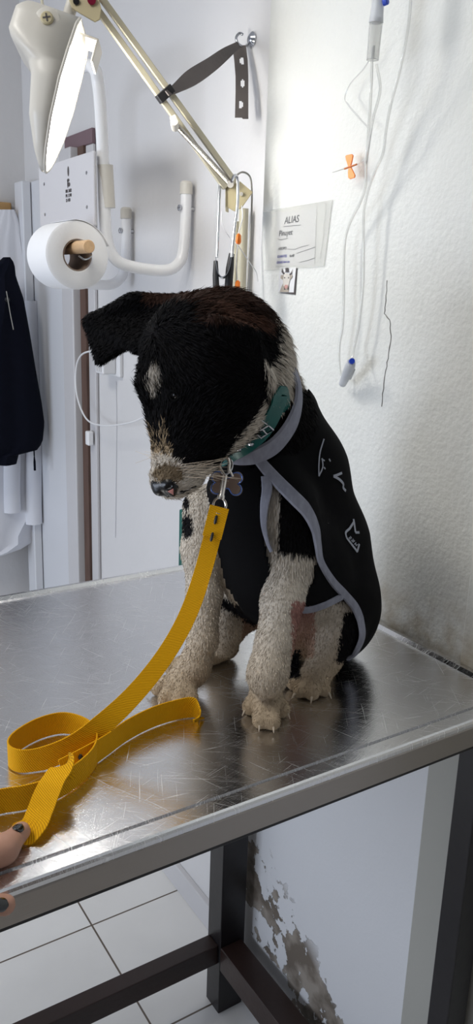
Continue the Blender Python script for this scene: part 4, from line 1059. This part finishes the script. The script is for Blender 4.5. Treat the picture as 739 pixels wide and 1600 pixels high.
q = MB(); q.tube([ony(53,700,yj-.04), ony(53.5,712,yj-.04)], .002, 8); q.tube([ony(53.5,712,yj-.04), ony(54,722,yj-.04), ony(54.5,735,yj-.04)], [.0015, .0035, .0035], 8); q.build('zip_pull', M['navy'], jk)
q = MB(); q.tube([ony(10,455,yj-.075), ony(16,490,yj-.078), ony(21,515,yj-.075)], .0012, 6); q.build('chest_zip', M['greycable'], jk)
q = MB(); q.lathe(ony(10,468,yj-.06), (0, -1, 0), [(0, .006), (.012, .006), (.014, .003)], 12); q.build('snap_button', M['black_rubber'], jk)

# ------------------------------------------------------------ charger and cable, green bag
sk = onx(182, 562, XB); so = empty('wall_charger', (XB, sk[1], sk[2]), 'white plug charger in the wall socket beneath the puppy\'s flopped ear', 'charger')
q = MB(); q.box((XB-.010, sk[1]-.04, sk[2]-.04), (XB, sk[1]+.04, sk[2]+.045)); q.build('socket_plate', M['cable'], so, smooth=False, bevel=.003)
q = MB(); q.box((XB-.045, sk[1]-.020, sk[2]-.034), (XB-.010, sk[1]+.026, sk[2]+.018)); q.build('plug', M['cable'], so, smooth=False, bevel=.004)
q = MB()
for i in range(3): q.box((XB-.047, sk[1]-.012+i*.012, sk[2]-.028), (XB-.044, sk[1]-.009+i*.012, sk[2]+.008))
q.build('grip_rib', M['casing'], so, smooth=False)
xc_ = XB-.050
q = MB(); q.tube(smooth([np.array([XB-.04, sk[1]+.02, sk[2]-.0]), onx(160,549,xc_), onx(140,549,xc_), onx(126,556,xc_), onx(119,575,xc_), onx(119,610,xc_), onx(127,640,xc_), onx(140,659,xc_), onx(165,665,xc_), onx(200,661,xc_), onx(228,650,xc_), onx(262,625,xc_), onx(300,640,xc_)], 7), .0022, 8)
o = q.build('charging_cable', M['cable']); tag(o, 'thin white charging cable looping from the wall charger across the door jamb', 'cable')
q = MB(); q.tube([onx(153,548,xc_), onx(140,549,xc_)], [.0045, .003], 10); q.build('cable_strain_relief', M['cable'], o)
q = MB(); lp = smooth([onx(181,596,XB-.002), onx(182,660,XB-.002), onx(181,760,XB-.002), onx(180,840,XB-.002)], 8); q.tube(lp, .0009, 5); o = q.build('trim_6', M['doorwhite']); struct(o)
q = MB(); c = onx(141, 684, XB-.02); q.box((XB-.030, c[1]-.010, c[2]-.020), (XB-.014, c[1]+.012, c[2]+.018)); o = q.build('door_latch', M['white_tube'], None, smooth=False, bevel=.004); tag(o, 'small white plastic catch on the dark door jamb', 'door catch')
ga, gb = onx(278, 800, XB-.01), onx(340, 800, XB-.01)
q = MB(); q.box((XB-.014, gb[1], TZ-.20), (XB-.001, ga[1]-.012, ga[2]+.01)); o = q.build('green_board', M['green'], None, smooth=False, bevel=.003); tag(o, 'dark green canvas board leaning on the white wall behind the puppy\'s leg', 'board')

# ------------------------------------------------------------ infusion set on the rough wall
iv = empty('infusion_set', onx(588, 0, XA), 'clear infusion drip line with drip chamber hanging down the rough wall', 'infusion set')
DX = .74
def ivp(x, y, X=DX): return onx(x, y, X)
ct, cb = ivp(588, 30), ivp(582, 94); axc = nrm(cb-ct); cl = np.linalg.norm(cb-ct)
q = MB(); q.lathe(ct, axc, [(0, .0085), (cl, .0078), (cl+.0006, .0016), (cl-.0006, .0060), (.001, .0068), (0, .0085)], 28); q.build('drip_chamber', M['clear'], iv)
q = MB(); q.lathe(ct-axc*.024, axc, [(0, .0035), (.004, .0075), (.018, .0082), (.028, .0090), (.029, .0060)], 24); cap_ = q.build('chamber_cap', M['frost'], iv)
q = MB(); c = ct-axc*.014-D_*.008+R_*.006; q.lathe(c, R_*.8-D_*.6, [(0, .0045), (.005, .0045), (.006, .0035)], 14); q.build('vent_cap', M['blue'], cap_)
q = MB(); q.tube([ct-axc*.024, ct-axc*.040, ct-axc*.10], [.004, .003, .003], 12); q.lathe(ct-axc*.036, axc, [(0, .010), (.005, .010)], 18); q.build('spike', M['greycable'], iv)
q = MB(); q.tube([cb, cb-axc*.016+R_*.0], .0018, 8); q.build('drip_nozzle', M['frost'], iv)
l1 = [ivp(581,95), ivp(580,130), ivp(578,170,.748), ivp(575,210,.76), ivp(572,250,.765), ivp(571,290,.772), ivp(562,318,.775), ivp(548,345,.777), ivp(539,375,.78), ivp(537,420,.78), ivp(537,470,.78), ivp(535,510,.78), ivp(530,540,.78), ivp(530,570,.782), ivp(534,598,.784)]
q = MB(); q.tube(smooth(l1, 8), .0019, 10); q.build('drip_line', M['clear'], iv)
l2 = [ivp(643,-40), ivp(640,20), ivp(633,70), ivp(622,120,.745), ivp(610,165,.75), ivp(603,205,.76), ivp(598,240,.765), ivp(585,270,.77), ivp(573,305,.775), ivp(568,340,.775), ivp(568,400,.778), ivp(567,450,.78), ivp(560,510,.78), ivp(553,545,.78), ivp(549,572,.77)]
q = MB(); q.tube(smooth(l2, 8), .0019, 10); q.build('drip_line', M['clear'], iv)
q = MB(); q.tube(smooth([ivp(588,100), ivp(594,140,.75), ivp(583,185,.755), ivp(577,220,.76), ivp(572,255,.765)], 8), .0017, 8); q.build('drip_line', M['clear'], iv)
a, b = ivp(549,566,.762), ivp(535,600,.78); sd = nrm(b-a)
q = MB(); q.tube([a, a+(b-a)*.15, a+(b-a)*.8, b], [.0062, .0075, .0065, .0058], 14); q.obox((a+b)/2+R_*.002, sd*.013, nrm(np.cross(sd, D_))*.0075, D_*.004); q.build('roller_clamp', M['frost'], iv, bevel=.0008)
q = MB(); q.lathe(a-sd*.002, D_, [(-.004, .004), (.004, .004)], 16); q.build('roller_wheel', M['blue'], iv)
bn = empty('butterfly_needle', onx(547, 260, .785), 'bright orange butterfly needle hanging on the rough wall left of the drip line', 'needle')
bx = .784
def bp(x, y): return onx(x, y, bx)
q = MB()
q.prism([bp(x, y) for x, y in ((541,244),(543,242.5),(551,241),(553,243),(551.5,251),(549.5,258),(550,262),(553,268),(556,274),(555,278),(548,280),(545.5,278),(545,270),(546,262),(544.5,258),(542,250))], (-.0022, 0, 0))
q.build('wing', M['orange'], bn, smooth=False, bevel=.0006)
q = MB(); q.tube([bp(540,264)-np.array([.002, 0, 0]), bp(559,257)-np.array([.002, 0, 0])], .0013, 10); q.build('hub', mat('dark_orange', (.45, .12, .02), .4), bn)
q = MB(); q.tube([bp(541,263.5)-np.array([.002, 0, 0]), bp(523,270)-np.array([.004, 0, 0])], [.0006, .0003], 6); q.build('needle', M['brass'], bn)
q = MB(); q.tube(smooth([bp(559,257), bp(570,248), bp(576,235), bp(577,205), bp(562,185), bp(545,165), bp(539,152), bp(548,130), bp(570,105), bp(590,70)], 7), .0009, 6)
q.build('fine_tube', M['clear'], bn)

# ------------------------------------------------------------ note and card
XN = XA-.0012
nt_ = empty('wall_note', onx(465, 365, XA), 'handwritten paper note under clear tape on the rough wall', 'note')
def quad(name, P, X, m, parent, th=.0004):
    q = MB(); q.prism([onx(x, y, X) for x, y in P], (-th, 0, 0)); return q.build(name, m, parent, smooth=False)
quad('paper', [(434,333),(495,326),(491,414),(430,416)], XN, M['notepaper'], nt_)
quad('tape_sheet', [(412,332),(519,312),(506,416),(414,423)], XN-.0008, M['tape'], nt_)
q = MB()
q.tube([onx(x+random.uniform(-1.2, 1.2), y, XN-.0014) for x, y in [(420+i*6, 329-i*.9) for i in range(15)]+[(510-.11*j, 318+j) for j in range(0, 96, 6)]], .0005, 4)
q.build('tape_crinkle', M['clear'], nt_)
def wr_(s, x, y, size, m, slant=.03):
    o = onx(x, y, XN-.0014); text('handwriting', s, o, (0, -1, slant), (0, -.15, 1), size, m, nt_, .00015)
wr_('ALIAS', 444, 350, .0155, M['ink']); wr_('Pinuyet', 435.5, 369, .0125, M['ink']); wr_('HISOPO', 434.5, 391, .0065, M['ink']); wr_('GUANTES', 433, 403, .0060, M['blueink']); wr_('4x40', 452, 402, .0065, M['ink']); wr_('GASAS 4x4 cm', 432, 412, .0058, M['blueink'])
def pen(P, r=.0003, m='ink'):
    q = MB(); q.tube([onx(x, y, XN-.0015) for x, y in P], r, 4); q.build('pen_line', M[m], nt_)
pen([(443,354),(470,351.5)]); pen([(434,373),(438,375),(450,372)]); pen([(449,389),(460,390),(470,386),(482,383)]); pen([(463,396),(478,391),(492,386)]); pen([(468,410),(480,407),(492,403)])
gc = empty('goat_card', onx(447, 438, XA), 'small white card with a horned goat drawing below the note', 'card')
quad('card_shadow', [(434.5,457.5),(461.5,460.5),(464.5,419),(463,419),(459,457)], XN+.0004, M['carddark'], gc, .0008)  # dark strip painted as the card's shadow, bottom and right
quad('card', [(437,418),(463,417),(459,457),(435,455)], XN-.0006, M['notepaper'], gc, .0005)
X2 = XN-.0013
quad('goat_body', [(444,440),(441,446),(437,456),(451,456.5),(452,448),(451,440)], X2, M['cardtan'], gc)
quad('goat_head', [(443,428),(449,427),(453,430),(453,438),(451,447),(449,452),(445,452),(443,446),(442,437)], X2-.0006, mat('goat_white', (.55, .52, .47), .6), gc)
quad('goat_hat', [(446,418.5),(450.5,418.5),(450.8,424),(453,425),(445,425.5),(446.2,424)], X2-.001, M['carddark'], gc)
for P in ([(443,429),(440,425),(441,419),(442.5,425),(445,427)], [(452,428),(455,426),(457,420),(456,427),(453,430)]): quad('goat_horn', P, X2-.001, M['carddark'], gc)
for P in ([(443,430),(439,430),(438.5,435),(442,437)], [(453,431),(456,429),(457,431),(454,437)]): quad('goat_ear', P, X2-.001, M['cardtan'], gc)
for P in ([(444,433),(445.5,433),(445,435.5)], [(450,433),(451.5,433),(450.5,435.5)], [(444,447),(446,452),(444,453)], [(450,447),(450.5,452),(449,453)]): quad('goat_marking', P, X2-.0012, M['carddark'], gc)
quad('goat_nose', [(445,445),(449.5,445),(450,449),(447,452),(444.5,449)], X2-.0012, M['cardpink'], gc)
